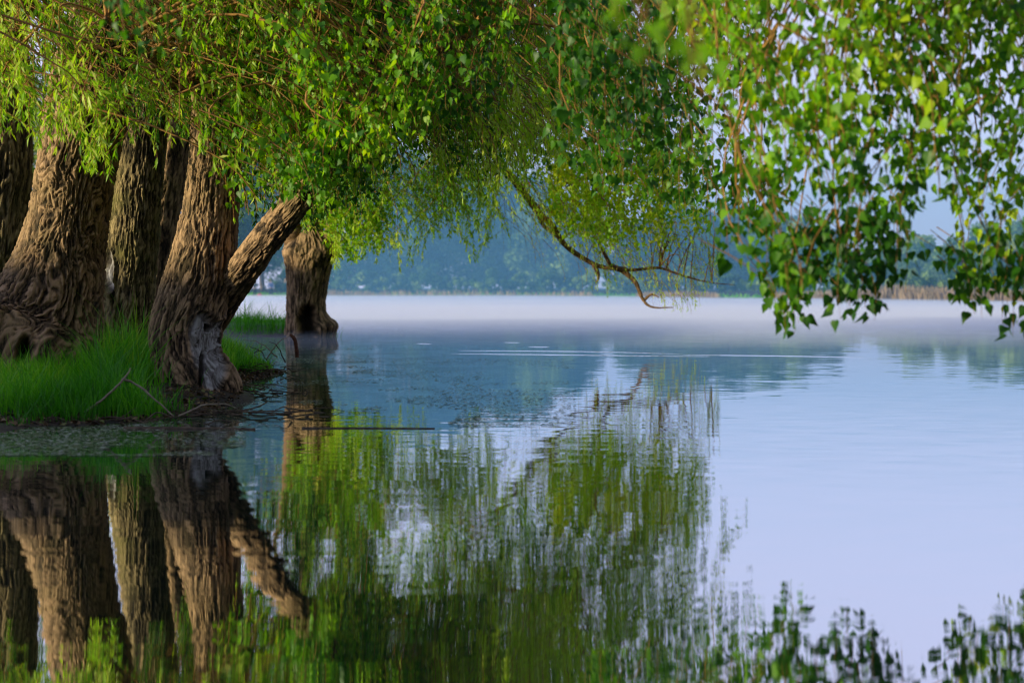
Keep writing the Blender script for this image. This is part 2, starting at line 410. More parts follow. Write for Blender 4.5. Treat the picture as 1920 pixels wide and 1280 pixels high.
# ------------------------------------------------------------------ trunks
def make_trunk(name, ctrl, matl, parent, nu=260, nv=340, seed=0, plate=.10, amp=.030, lobes=.10, flare=.25, ground=0.0,
               pale=None, hollow=None, grooves=(), moss=.5, knots=(), swirl=.16):
    """ctrl rows: px, py, depth, width in px"""
    rows = []
    for px, py, d, w in ctrl:
        q = at(px, py, d); rows.append([*q, w * .5 * d / FOC])
    C = smooth_path(rows, nv); P = C[:, :3]; rad = C[:, 3]
    T, A, B = frames(P[None]); T, A, B = T[0], A[0], B[0]
    # steady frame
    a = np.array([1., 0, 0]); A = []; B = []
    for t in T:
        b = np.cross(t, a); b /= np.linalg.norm(b); a = np.cross(b, t); A.append(a); B.append(b)
    A, B = np.array(A), np.array(B)
    s = np.concatenate([[0], np.cumsum(np.linalg.norm(np.diff(P, axis=0), axis=1))])
    th = np.arange(nu) / nu * 2 * np.pi
    R0 = np.median(rad)
    TH, SS = np.meshgrid(th, s); RD = rad[:, None] * np.ones(nu)
    HG = P[:, 2][:, None] - ground
    cx, cy = np.cos(TH), np.sin(TH)
    Q = np.stack([cx * R0, cy * R0, SS], -1)
    big = fbm(Q * np.array([1.6, 1.6, .55]) + seed * 5.3, 3, seed) - .5
    r = RD * (1 + lobes * 2 * big)
    lob = fbm(np.stack([cx * 1.7 + seed, cy * 1.7, SS * .25], -1), 2, seed + 3)
    r = r * (1 + flare * np.exp(-np.maximum(HG, 0) / .28) * sstep(.32, .72, lob) * 1.6)
    warp = (fbm(Q * np.array([3, 3, 1.4]) + 11 + seed, 3, seed + 9) - .5)[..., None] * swirl * np.array([1, 1, .9])
    warp2 = (fbm(Q * np.array([3, 3, 1.2]) + 31 + seed, 3, seed + 19) - .5)[..., None] * swirl * np.array([-1, 1, .3])
    Qw = (Q + warp + warp2) / np.array([plate, plate, plate * 3.0])
    f1, f2 = worley(Qw * np.array([.9, .9, .8]), seed)
    crack = sstep(.0, .26, f2 - f1)
    plate = plate * .74
    Qr = (Q + warp + warp2) / np.array([plate, plate, plate * 7.5])
    jag = fbm(Q / np.array([plate, plate, plate * 2.2]) * 1.7 + 41, 3, seed + 60) - .5
    Qr = Qr + jag[..., None] * np.array([.75, -.75, .25])
    n1 = fbm(Qr * .95 + 3, 2, seed + 4); rd1 = np.clip(1 - np.abs(n1 - .5) * 5.0, 0, 1) ** 1.2
    n2 = fbm(Qr * np.array([1.9, 1.9, 1.5]) + 9, 2, seed + 6); rd2 = np.clip(1 - np.abs(n2 - .5) * 4.5, 0, 1)
    n3 = fbm(Qr * np.array([4.5, 4.5, 3.0]) + 19, 2, seed + 8)
    ridge = np.clip((.46 * sstep(.0, .80, rd1) + .22 * sstep(.0, .8, rd2) + .22 * n3) * (.62 + .38 * crack), 0, 1.1)
    h = 1.45 * amp * (ridge - .45) * np.clip(RD / R0, .5, 1.3)
    W0 = P[:, None] + r[..., None] * (cx[..., None] * A[:, None] + cy[..., None] * B[:, None])
    palev = np.zeros_like(r); dark = np.ones_like(r)
    if pale is not None:
        for (px, py, rx, ry, d) in pale:
            c = at(px, py, d); k = d / FOC
            e = ((W0[..., 0] - c[0]) / (rx * k)) ** 2 + ((W0[..., 2] - c[2]) / (ry * k)) ** 2
            nz = fbm(Q * np.array([7, 7, 3]) + seed, 3, 77)
            v = sstep(1.25, .55, e + (nz - .5) * 1.6) * (W0[..., 1] < P[:, None, 1] + .05)
            palev = np.maximum(palev, v)
            en = e + (nz - .5) * 1.6
            h = h * (1 - .45 * v) - .045 * v * (.5 + sstep(.4, .6, nz)) + .035 * np.exp(-((en - 1.35) / .22) ** 2) * (W0[..., 1] < P[:, None, 1] + .05)
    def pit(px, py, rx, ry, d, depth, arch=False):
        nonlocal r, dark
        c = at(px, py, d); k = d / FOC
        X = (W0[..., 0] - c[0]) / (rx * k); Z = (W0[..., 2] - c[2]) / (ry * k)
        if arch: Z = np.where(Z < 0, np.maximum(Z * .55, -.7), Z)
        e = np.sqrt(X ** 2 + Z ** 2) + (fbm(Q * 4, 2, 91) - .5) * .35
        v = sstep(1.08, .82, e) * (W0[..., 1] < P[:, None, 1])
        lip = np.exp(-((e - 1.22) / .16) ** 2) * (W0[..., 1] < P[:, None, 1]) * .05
        r = r * (1 - depth * v + lip); dark = dark * (1 - .97 * v)  # shade inside the pit deepened by darkening its bark colour
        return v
    if hollow is not None:
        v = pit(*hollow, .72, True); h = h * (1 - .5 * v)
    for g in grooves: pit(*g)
    for (px, py, rr, d, amt) in knots:
        c = at(px, py, d); k = d / FOC
        e = np.hypot(W0[..., 0] - c[0], W0[..., 2] - c[2]) / (rr * k)
        r = r + amt * np.exp(-e ** 2) * (W0[..., 1] < P[:, None, 1] + .15)
    r = r + h
    V = P[:, None] + r[..., None] * (cx[..., None] * A[:, None] + cy[..., None] * B[:, None])
    mossv = moss * sstep(.35, .65, fbm(Q * 1.7 + seed, 3, seed + 40)) * np.ones_like(r)
    mbt = MB()
    i = np.arange(nv - 1)[:, None] * nu + np.arange(nu)[None]; i2 = np.arange(nv - 1)[:, None] * nu + (np.arange(nu)[None] + 1) % nu
    q = np.stack([i, i2, i2 + nu, i + nu], -1).reshape(-1, 4)
    top = (nv - 1) * nu + np.arange(nu)
    base = np.array(parent.location)
    mbt.add(V.reshape(-1, 3), np.concatenate([q.ravel(), top]), np.concatenate([np.full(len(q), 4), [nu]]),
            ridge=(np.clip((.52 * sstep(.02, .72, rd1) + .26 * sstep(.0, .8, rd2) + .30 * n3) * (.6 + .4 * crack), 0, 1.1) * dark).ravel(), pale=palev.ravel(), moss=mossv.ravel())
    mbt.build(name, matl, parent, loc=base)
    return P, rad

TREES = {}
GRP = 'old willows along the bank'
def new_tree(key, foot, label, cat='tree'):
    loc = at(*foot)
    TREES[key] = dict(root=empty('willow_tree', loc, label, cat, GRP), loc=loc, limbs=[])
    return TREES[key]

def limb(t, ctrl, r0, r1, seed, m=None, name='branch', amp=.05, sides=14, n=60):
    """a main limb; ctrl are (px, py, depth) rows"""
    P = crooked([at(*q) for q in ctrl], n, amp, seed)
    k = np.linspace(0, 1, n)
    rad = r0 * (1 - k) ** 1.0 + r1
    rad = rad * (1 + .25 * (fbm(np.stack([k * 40, k * 0, k * 0 + seed], -1), 2, seed) - .5))
    mbl = MB(); tubes(mbl, P, rad, sides, ridge=.6, pale=0., moss=.3)
    o = mbl.build(name, m or M_BRANCH, t['root'], loc=t['loc'])
    t['limbs'].append(P)
    return o

# T0 edge trunk
t = new_tree('edge', (-18, 640, 19.5), 'dark furrowed willow trunk cut off by the edge beside the broad swirled trunk')
make_trunk('trunk', [(-22, 700, 19.5, 150), (-20, 620, 19.5, 112), (-10, 540, 19.5, 102), (-2, 420, 19.5, 110), (4, 300, 19.5, 106), (5, 180, 19.5, 100), (-5, 0, 19.5, 96), (-20, -200, 19.5, 85)],
           M_BARKM, t['root'], nu=220, nv=260, seed=2, moss=.6, ground=.4, plate=.06)
limb(t, [(-18, -180, 19.5), (60, -420, 19), (200, -640, 18)], .22, .03, 3)
limb(t, [(-20, -180, 19.5), (-160, -420, 20), (-340, -560, 21)], .22, .03, 4)
# T1 broad trunk
t = new_tree('broad', (55, 690, 15), 'broadest willow with swirling grey bark and split flared roots, leaning right')
make_trunk('trunk', [(25, 760, 14.8, 300), (38, 690, 14.8, 262), (75, 610, 15, 226), (104, 520, 15, 178), (124, 430, 15, 150), (140, 330, 15, 142), (156, 230, 15, 148), (178, 120, 15.2, 138), (205, 0, 15.4, 122), (240, -160, 15.6, 105)],
           M_BARK, t['root'], nu=340, nv=460, seed=5, lobes=.13, flare=.5, amp=.036, swirl=.45, ground=.25, moss=.3, plate=.058,
           grooves=[(60, 672, 13, 40, 14.4, .42, True)],
           knots=[(110, 330, 26, 15, .05), (60, 560, 40, 15, .05)])
limb(t, [(232, -120, 15.6), (330, -330, 15.2), (470, -520, 15)], .24, .03, 5)
limb(t, [(232, -120, 15.6), (180, -360, 16), (80, -600, 16.5)], .24, .03, 6)
limb(t, [(170, 160, 15.1), (95, 40, 14.4), (-30, -60, 13.6)], .10, .02, 7)
# T2 mossy trunk
t = new_tree('mossy', (232, 640, 18.3), 'mossy green trunk with pale scar at its foot between the two big trunks')
make_trunk('trunk', [(235, 700, 18.3, 120), (236, 620, 18.3, 100), (243, 540, 18.3, 90), (250, 450, 18.3, 92), (258, 350, 18.3, 90), (268, 250, 18.3, 86), (282, 110, 18.4, 82), (290, -40, 18.6, 76), (295, -220, 18.8, 66)],
           M_BARKM, t['root'], nu=260, nv=360, seed=8, moss=1.0, ground=.4, flare=.4, pale=[(209, 515, 10, 40, 18.1)], grooves=[(212, 545, 4, 36, 18.0, .12)], amp=.030, plate=.048)
limb(t, [(293, -180, 18.8), (420, -380, 19), (600, -520, 19.5)], .2, .03, 8)
limb(t, [(293, -180, 18.8), (240, -400, 18), (260, -620, 17.6)], .2, .03, 9)
# T3 dark slim trunk behind
t = new_tree('slim', (292, 600, 21), 'slim dark willow trunk half hidden in shade behind the mossy one')
make_trunk('trunk', [(276, 660, 21, 80), (288, 560, 21, 62), (303, 450, 21, 56), (318, 350, 21, 56), (336, 240, 21, 54), (360, 90, 21, 50), (390, -100, 21, 44)],
           M_BARK, t['root'], nu=160, nv=220, seed=12, ground=.4, moss=.3, plate=.07)
limb(t, [(388, -80, 21), (480, -260, 21.5), (600, -420, 22)], .16, .03, 10)
# T4 trunk with white rotten foot
t = new_tree('rotten', (360, 715, 14), 'thick willow at the waterline with bleached rotten wood at its foot')
make_trunk('trunk', [(372, 790, 14, 165), (368, 722, 14, 142), (352, 670, 14, 124), (348, 615, 14, 126), (366, 550, 14, 126), (382, 480, 14, 116), (394, 400, 14, 103), (402, 320, 14, 96), (408, 200, 14, 92), (405, 60, 14, 86), (398, -140, 14.2, 74)],
           M_BARK, t['root'], nu=320, nv=440, seed=14, flare=.22, lobes=.10, ground=.12, moss=.25, amp=.027, plate=.046,
           pale=[(384, 642, 28, 50, 13.75), (404, 690, 20, 34, 13.75)], grooves=[(388, 617, 7, 8, 13.7, .22), (384, 692, 5, 34, 13.75, .14)],
           knots=[(382, 632, 16, 13.7, .04), (300, 640, 22, 13.8, .03)])
limb(t, [(399, -110, 14.2), (500, -300, 14), (660, -420, 14)], .2, .025, 12)
limb(t, [(399, -110, 14.2), (340, -330, 14), (300, -520, 13.5)], .2, .025, 13)
limb(t, [(404, 120, 14), (330, 160, 13.4), (270, 95, 12.8), (200, 40, 12.2)], .07, .015, 14)
# T5 leaning trunk
t = new_tree('leaning', (405, 680, 14.6), 'willow trunk leaning steeply out over the water beside the rotten foot')
make_trunk('trunk', [(375, 730, 14.7, 92), (368, 640, 14.6, 70), (412, 570, 14.3, 62), (454, 510, 13.9, 58), (505, 440, 13.5, 56), (552, 383, 13.2, 54), (600, 315, 13.1, 51), (640, 210, 13.1, 48), (690, 90, 13.2, 43), (740, -60, 13.3, 38)],
           M_BARK, t['root'], nu=220, nv=380, seed=17, flare=.15, ground=.15, moss=.5, amp=.022, plate=.045)
limb(t, [(736, -45, 13.3), (830, -180, 13.6), (960, -260, 14.2)], .11, .02, 15)
limb(t, [(640, 205, 13.1), (700, 150, 13.0), (790, 110, 13.0), (900, 60, 13.2)], .09, .02, 16)
# T6 hollow stump tree in the water
t = new_tree('hollow', (580, 628, 32.6), 'stout pollard willow standing in the water with a dark hollow at its foot')
make_trunk('trunk', [(581, 660, 32.6, 104), (580, 628, 32.6, 90), (576, 600, 32.6, 76), (574, 570, 32.6, 72), (577, 530, 32.6, 78), (580, 495, 32.6, 88), (582, 470, 32.6, 88), (580, 448, 32.6, 70), (576, 430, 32.6, 44)],
           M_BARK, t['root'], nu=240, nv=260, seed=20, flare=.2, lobes=.16, ground=0, moss=.25, amp=.038, plate=.085, hollow=(578, 603, 18, 33, 32.3),
           knots=[(612, 612, 15, 32.5, .20), (550, 470, 18, 32.5, .12), (612, 470, 18, 32.5, .12)])
limb(t, [(556, 470, 32.6), (546, 420, 32.5), (532, 340, 32.4), (500, 200, 32)], .26, .04, 20)
limb(t, [(608, 478, 32.6), (616, 440, 32.4), (640, 330, 32.2), (668, 230, 32), (715, 150, 32), (780, 130, 32), (860, 215, 32), (985, 362, 32.2), (1030, 415, 32.4), (1062, 458, 32.5), (1118, 497, 32.6), (1172, 507, 32.6)], .095, .045, 21, amp=.018, n=120, m=M_BRANCH)
limb(t, [(1110, 497, 32.6), (1172, 506, 32.6), (1235, 503, 32.7), (1280, 515, 32.8), (1330, 529, 32.9), (1378, 534, 33)], .042, .006, 22, m=M_BRANCH, amp=.02)
limb(t, [(1166, 506, 32.6), (1190, 528, 32.5), (1205, 560, 32.4), (1222, 575, 32.3), (1262, 576, 32.2)], .055, .010, 23, m=M_BRANCH, amp=.02)
limb(t, [(1208, 562, 32.4), (1222, 552, 32.3), (1236, 558, 32.2)], .03, .008, 24, m=M_BRANCH, amp=.02, n=16)
limb(t, [(1005, 388, 32.3), (1018, 420, 32.2), (1040, 440, 32), (1048, 452, 32)], .05, .01, 25, m=M_BRANCH, amp=.04, n=20)
limb(t, [(1116, 497, 32.6), (1122, 520, 32.5), (1117, 530, 32.4)], .05, .01, 26, m=M_BRANCH, amp=.04, n=16)
limb(t, [(1172, 506, 32.6), (1150, 500, 32.4), (1130, 470, 32.2), (1060, 330, 32)], .05, .02, 27, m=M_BRANCH, amp=.03, n=30)
limb(t, [(580, 450, 32.6), (600, 330, 33), (560, 160, 33.5), (600, -100, 34)], .25, .04, 28)
limb(t, [(715, 150, 32), (800, 20, 32), (930, -120, 32)], .16, .03, 29, m=M_BRANCH)
limb(t, [(860, 215, 32), (960, 170, 31.5), (1080, 180, 31), (1200, 260, 31)], .10, .02, 30, m=M_BRANCH)

# poplar by the camera: trunk stands out of frame to the right, branches reach over the water
POP = dict(root=empty('poplar_tree', (6.2, 7.0, -.1), 'large poplar beside the camera whose broad leaved sprays hang in from the upper right', 'tree'), loc=np.array((6.2, 7.0, -.1)), limbs=[])
def wlimb(t, pts, r0, r1, seed, m=M_BRANCH, n=50, amp=.04, sides=12, name='branch'):
    P = crooked(pts, n, amp, seed); k = np.linspace(0, 1, n)
    mbl = MB(); tubes(mbl, P, r0 * (1 - k) + r1, sides, ridge=.6, pale=0., moss=.3)
    mbl.build(name, m, t['root'], loc=t['loc']); t['limbs'].append(P)
wlimb(POP, [(6.2, 7, -.6), (6.3, 7.2, 1.5), (6.1, 7.3, 4), (6.0, 7.5, 8)], .42, .12, 40, M_BARK, name='trunk', sides=40, n=90, amp=.02)
wlimb(POP, [(6.1, 7.3, 3.6), (4.4, 7.6, 4.4), (2.6, 8.0, 4.4), (1.0, 7.6, 3.9)], .13, .02, 41)
wlimb(POP, [(6.1, 7.3, 3.2), (4.8, 8.4, 3.9), (3.4, 9.0, 3.9), (2.2, 9.2, 3.5)], .11, .02, 42)
wlimb(POP, [(6.1, 7.3, 3.8), (4.2, 8.6, 4.6), (2.4, 10, 4.9), (.9, 11.0, 4.6)], .11, .02, 43)
wlimb(POP, [(6.1, 7.3, 4.0), (3.6, 6.6, 5.0), (0.2, 7.0, 5.0), (-2.4, 8.0, 4.2)], .12, .02, 44)
wlimb(POP, [(6.1, 7.3, 3.4), (3.6, 5.2, 3.2), (2.0, 4.0, 2.6), (.9, 3.6, 2.2)], .08, .012, 45)

# ------------------------------------------------------------------ foliage strands
CROWN = {k: dict(w=MB(), p=MB(), t=MB(), anch=[]) for k in list(TREES) + ['poplar']}
def pick_tree(px, d, table):
    return table

def strands(keys, n, pxr, dr, low, top=-420, kind='w', Lr=(.5, 1.3), lean=(-.25, 0), leafgap=.028, size=(.055, .095), thr=.42, nscale=1.1,
            seed=1, power=1.0, twig=.0048, tint=(.1, .95), bare=.1, K=7, spread=.3, fade=None):
    """hanging shoots whose lower tips follow a canopy edge `low` (px -> py)"""
    g = np.random.default_rng(seed)
    m = int(n * 2.2)
    px = g.uniform(*pxr, m); d = g.uniform(*dr, m)
    lx, ly = np.array(low).T
    yl = np.interp(px, lx, ly)
    py = yl - (yl - top) * g.random(m) ** power
    Bp = at(px, py, d)
    nz = fbm(Bp * nscale + seed * 3.7, 2, seed)
    keep = nz > thr + .10 * g.random(m)
    if fade: keep &= g.random(m) > sstep(fade[0], fade[1], px)
    px, d, Bp = px[keep][:n], d[keep][:n], Bp[keep][:n]
    Bp[:, 2] = np.maximum(Bp[:, 2], .12)
    n = len(Bp)
    Ls = g.uniform(*Lr, n)
    az = g.uniform(0, 2 * np.pi, n)
    ln = np.stack([lean[0] + spread * np.cos(az), lean[1] + spread * np.sin(az), np.zeros(n)], -1) * (.5 + g.random(n))[:, None]
    t = np.linspace(0, 1, K)
    P = Bp[:, None] + Ls[:, None, None] * ((1 - t)[None, :, None] * np.array([0, 0, 1.]) + ((1 - t) ** 2.2)[None, :, None] * ln[:, None] * 1.3)
    P += .05 * Ls[:, None, None] * (g.random((n, K, 3)) - .5) * np.sin(np.pi * np.minimum(t + .15, 1))[None, :, None]
    rr = twig * (1.0 - .65 * t)[None] * (.7 + .7 * g.random(n))[:, None] * (1 + 0 * P[..., 0])
    key_of = g.integers(0, len(keys), n) if len(keys) > 1 else np.zeros(n, int)
    if len(keys) > 1:   # nearest tree by foot x
        fx = np.array([TREES[k]['loc'][0] for k in keys])
        key_of = np.argmin(np.abs(Bp[:, 0][:, None] + ln[:, :1] - fx[None] + .4 * g.standard_normal((n, len(keys)))), 1)
    cnt = np.maximum(4, (Ls / leafgap * (.7 + .6 * g.random(n))).astype(int))
    sid = np.repeat(np.arange(n), cnt)
    s = bare + (1 - bare) * g.random(len(sid)) ** .85
    f = s * (K - 1) - 1e-6; i = np.clip(f.astype(int), 0, K - 2); f = (f - i)[:, None]
    pos = P[sid, i] * (1 - f) + P[sid, i + 1] * f
    tan = norm(P[sid, i + 1] - P[sid, i])
    rv = g.standard_normal((len(sid), 3)); side = norm(rv - (rv * tan).sum(-1, keepdims=True) * tan)
    base_t = np.clip(.65 * (fbm(Bp * np.array([.9, .9, .9]) + seed, 3, seed + 50) * 3.8 - 1.45) + .35 * g.random(n), 0, 1)[sid]  # clumped tint paints light and dark patches into the canopy
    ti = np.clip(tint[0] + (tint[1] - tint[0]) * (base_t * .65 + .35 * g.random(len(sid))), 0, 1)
    sz = g.uniform(*size, len(sid)) * (1 - .25 * s)
    if kind == 'w':
        ang = g.uniform(.35, 1.0, len(sid))[:, None]
        al = tan * np.cos(ang) + side * np.sin(ang) + np.array([0, 0, -.25])
        nr = g.standard_normal((len(sid), 3)) * .7 + np.array([-.3, -.3, .8])
    else:
        off = side * np.array([1, 1, .35]) * g.uniform(.02, .075, len(sid))[:, None]
        pos = pos + off
        al = np.array([0, 0, -1.]) + side * .45 + g.standard_normal((len(sid), 3)) * .22
        a2 = g.uniform(0, 2 * np.pi, len(sid))
        nr = np.stack([np.cos(a2), np.sin(a2), .35 + .3 * g.standard_normal(len(sid))], -1)
    for j, k in enumerate(keys):
        mk = key_of[sid] == j; sk = key_of == j
        if mk.sum() == 0: continue
        c = CROWN[k]
        if kind == 'w': leaves(c['w'], WILLOW, pos[mk], al[mk], nr[mk], sz[mk], ti[mk])
        else:
            half = g.random(len(sid)) < .5
            for tp_, hm in ((POPLAR, mk & half), (POPLAR2, mk & ~half)):
                if hm.sum(): leaves(c['p'], tp_, pos[hm], al[hm], nr[hm], sz[hm] * g.uniform(.7, 1.15, hm.sum()), ti[hm])
        tubes(c['t'], P[sk], rr[sk], 3, cap=False)
        c['anch'].append(np.concatenate([P[sk, 0], (P[sk, 0] - P[sk, 1])], 1))

LOW_A = [(-200, 320), (0, 285), (50, 250), (75, 300), (120, 285), (165, 330), (205, 345), (235, 265), (270, 270), (300, 340), (340, 330), (380, 315), (420, 345), (455, 400), (500, 395), (530, 372), (560, 330), (640, 300)]
LEFT = ['edge', 'broad', 'mossy', 'slim', 'rotten']
# left willows: near curtain and the deeper mass behind the trunks
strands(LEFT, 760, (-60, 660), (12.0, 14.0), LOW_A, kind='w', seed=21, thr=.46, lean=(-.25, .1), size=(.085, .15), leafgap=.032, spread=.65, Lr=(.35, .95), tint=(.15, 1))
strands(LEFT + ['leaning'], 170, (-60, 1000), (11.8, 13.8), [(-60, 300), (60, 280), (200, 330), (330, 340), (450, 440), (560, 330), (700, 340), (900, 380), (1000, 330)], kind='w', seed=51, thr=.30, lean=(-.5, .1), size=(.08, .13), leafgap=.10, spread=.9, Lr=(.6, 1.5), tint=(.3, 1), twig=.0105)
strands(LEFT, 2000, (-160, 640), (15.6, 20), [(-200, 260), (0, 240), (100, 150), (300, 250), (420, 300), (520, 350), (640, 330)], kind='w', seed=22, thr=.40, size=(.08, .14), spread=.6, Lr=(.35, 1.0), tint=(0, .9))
strands(['slim', 'mossy'], 1700, (-250, 720), (21, 26), [(-200, 330), (200, 300), (320, 320), (430, 430), (520, 450), (600, 430), (720, 330)], kind='w', seed=23, thr=.26, tint=(0, .4), size=(.10, .17))  # dark leaf tint paints deep shade behind the near shoots
strands(['leaning', 'rotten'], 1100, (400, 780), (12.6, 16.5), [(400, 370), (450, 400), (520, 380), (560, 360), (600, 390), (660, 400), (700, 370), (780, 280)], kind='p', seed=24, thr=.40, size=(.06, .11), spread=.6, leafgap=.04, Lr=(.4, 1.0))
strands(['leaning'], 260, (545, 960), (11.6, 12.9), [(545, 350), (572, 385), (600, 395), (640, 350), (700, 330), (780, 280), (960, 200)], top=-60, kind='p', seed=52, thr=.40, size=(.06, .11), leafgap=.045, Lr=(.35, .9), spread=.6, tint=(.1, 1))
strands(['leaning'], 34, (515, 620), (12.0, 12.8), [(515, 385), (545, 400), (575, 408), (620, 395)], top=290, kind='p', seed=53, thr=.15, size=(.06, .11), leafgap=.035, Lr=(.3, .6), spread=.7, tint=(.1, .9))
# middle canopy
strands(['leaning'], 1700, (580, 1130), (12.8, 20), [(580, 340), (680, 370), (730, 300), (800, 310), (860, 370), (930, 370), (1000, 320), (1130, 240)], kind='w', seed=25, thr=.36, lean=(-.65, .1), spread=.7, Lr=(.5, 1.3), size=(.085, .15), tint=(.2, 1), twig=.0065)
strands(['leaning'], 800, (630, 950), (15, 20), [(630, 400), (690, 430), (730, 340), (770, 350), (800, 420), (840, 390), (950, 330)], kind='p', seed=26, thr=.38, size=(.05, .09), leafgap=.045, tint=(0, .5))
strands(['hollow'], 3000, (540, 1460), (26, 36), [(540, 430), (600, 440), (660, 400), (720, 290), (800, 300), (860, 340), (960, 340), (1050, 360), (1200, 370), (1330, 380), (1400, 330)], kind='p', seed=27, thr=.28, size=(.08, .13), leafgap=.05, Lr=(.6, 1.5), top=-520, fade=(1180, 1460))
strands(['hollow'], 1500, (640, 1390), (22, 32), [(640, 380), (740, 270), (900, 310), (1000, 340), (1150, 340), (1250, 330), (1390, 310)], kind='w', seed=28, thr=.34, lean=(-.5, 0), size=(.09, .15), leafgap=.035, Lr=(.8, 1.8), top=-520, fade=(1150, 1390))
# crown of the hollow tree and the strands of its long limb
strands(['hollow'], 360, (540, 720), (30.5, 34), [(540, 440), (560, 430), (590, 445), (615, 460), (640, 500), (690, 495), (720, 470)], top=280, kind='p', seed=29, thr=.34, size=(.08, .14), spread=.8, leafgap=.035, Lr=(.4, .9), tint=(.15, .85))
strands(['hollow'], 420, (620, 1010), (30, 34), [(620, 520), (680, 500), (730, 505), (765, 530), (790, 490), (830, 450), (880, 505), (905, 490), (930, 450), (1010, 440)], top=330, kind='w', seed=30, thr=.40, size=(.10, .17), spread=.7, leafgap=.03, Lr=(.6, 1.6), tint=(.25, .95), power=.7, twig=.005)
strands(['hollow'], 380, (1035, 1330), (28, 32.5), [(1035, 420), (1070, 465), (1130, 480), (1200, 480), (1270, 470), (1330, 440)], top=310, kind='p', seed=31, thr=.30, size=(.09, .14), leafgap=.045, Lr=(.4, 1.0), tint=(.5, 1))
strands(['hollow'], 210, (1110, 1350), (31.5, 33.5), [(1150, 560), (1180, 530), (1230, 560), (1255, 600), (1300, 590), (1340, 540)], top=440, kind='w', seed=32, thr=.30, size=(.07, .12), leafgap=.045, Lr=(.3, .8), tint=(.5, 1), twig=.005)
strands(['hollow'], 150, (985, 1150), (30.5, 33), [(985, 420), (1050, 470), (1110, 505), (1150, 515)], top=370, kind='w', seed=34, thr=.25, size=(.08, .13), leafgap=.035, Lr=(.4, .9), tint=(.5, 1), twig=.006)
strands(['hollow'], 130, (940, 1340), (31.5, 33), [(940, 470), (1050, 520), (1100, 570), (1150, 560), (1340, 620)], top=400, kind='w', seed=33, thr=.2, leafgap=.3, Lr=(.5, 1.3), tint=(.5, 1), twig=.005)
# poplar sprays
LOW_F = [(1320, 430), (1365, 495), (1400, 470), (1435, 505), (1455, 605), (1482, 632), (1510, 590), (1560, 585), (1612, 600), (1650, 612), (1690, 565), (1710, 455), (1750, 410), (1795, 440), (1815, 590), (1860, 610), (1890, 640), (2000, 640)]
P_ = dict(kind='p', leafgap=.045, Lr=(.35, .8), twig=.004)
strands(['poplar'], 310, (1300, 1990), (7.6, 9.4), LOW_F, top=-160, seed=41, thr=.43, nscale=2.4, size=(.06, .105), lean=(.1, 0), tint=(.1, .9), **P_)
strands(['poplar'], 150, (1350, 1990), (7.6, 9.4), [(1350, 330), (1500, 390), (1700, 380), (1990, 380)], top=-120, seed=42, thr=.42, nscale=2.4, size=(.065, .11), tint=(.3, .95), **P_)  # upper sprays tinted brighter, as if sunlit
strands(['poplar'], 46, (1445, 1700), (8.2, 8.9), [(1445, 590), (1480, 640), (1510, 595), (1612, 610), (1650, 618), (1700, 560)], top=470, kind='p', seed=45, thr=.2, size=(.08, .115), leafgap=.05, Lr=(.3, .6), twig=.003, tint=(0, .55), power=1.4)  # low tips tinted darker to paint them in shade
strands(['poplar'], 24, (1808, 1990), (8.2, 8.9), [(1808, 590), (1860, 620), (1990, 655)], top=470, kind='p', seed=46, thr=.2, size=(.08, .115), leafgap=.05, Lr=(.3, .6), twig=.003, tint=(0, .55), power=1.4)  # same painted shade on the low tips at the right edge
strands(['poplar'], 330, (1050, 1440), (9.5, 12.5), [(1050, 320), (1150, 380), (1230, 400), (1300, 430), (1440, 460)], top=-200, seed=43, thr=.38, nscale=2.0, size=(.07, .115), tint=(0, .6), **P_)  # shaded look of this spray put into its dark tint
strands(['poplar'], 14, (1130, 1330), (3.5, 4.3), [(1130, 150), (1200, 240), (1290, 330), (1330, 200)], top=-150, kind='p', seed=44, thr=.2, size=(.05, .075), leafgap=.07, Lr=(.2, .4), tint=(.2, .8))
strands(['poplar'], 12, (190, 320), (7.6, 8.6), [(190, 70), (250, 150), (290, 195), (320, 160)], top=-60, kind='p', seed=47, thr=.2, size=(.06, .09), leafgap=.04, Lr=(.3, .5), tint=(0, .5))

# boughs that carry the shoots
for k, c in CROWN.items():
    t = TREES.get(k, POP)
    if not c['anch']: continue
    g = np.random.default_rng(500 + len(k))
    an = np.concatenate(c['anch'])
    LP = np.concatenate([P[len(P) // 4:] for P in t['limbs']])
    idx = g.permutation(len(an))[:max(12, len(an) // 9)]
    E = an[idx, :3]; D = norm(an[idx, 3:])
    dd = np.linalg.norm((E[:, None] - LP[None, ::3]) * np.array([1, 1, 1.0]), axis=-1) + np.maximum(0, E[:, None, 2] - LP[None, ::3, 2]) * .5
    Sx = LP[::3][np.argmin(dd, 1)]
    n = len(E); tt = np.linspace(0, 1, 12)[None, :, None]
    dist = np.linalg.norm(E - Sx, axis=1)[:, None, None]
    # cubic: leaves the limb upward and outward, arrives along the shoot
    c1 = Sx[:, None] + dist * .35 * np.array([0, 0, .6]) + (E - Sx)[:, None] * .25
    c2 = E[:, None] + D[:, None] * dist * .35
    P = (1 - tt) ** 3 * Sx[:, None] + 3 * (1 - tt) ** 2 * tt * c1 + 3 * (1 - tt) * tt ** 2 * c2 + tt ** 3 * E[:, None]
    P += .025 * dist * (g.random(P.shape) - .5) * np.sin(np.pi * tt)
    r0 = np.clip(.008 + .008 * dist[:, :, 0], .008, .03) * (.6 + .6 * g.random((n, 1)))
    if k == 'poplar': r0 = np.minimum(r0, .009)
    rad = r0 * (1 - .8 * tt[:, :, 0]) + .002
    tubes(c['t'], P, rad, 4, cap=False)

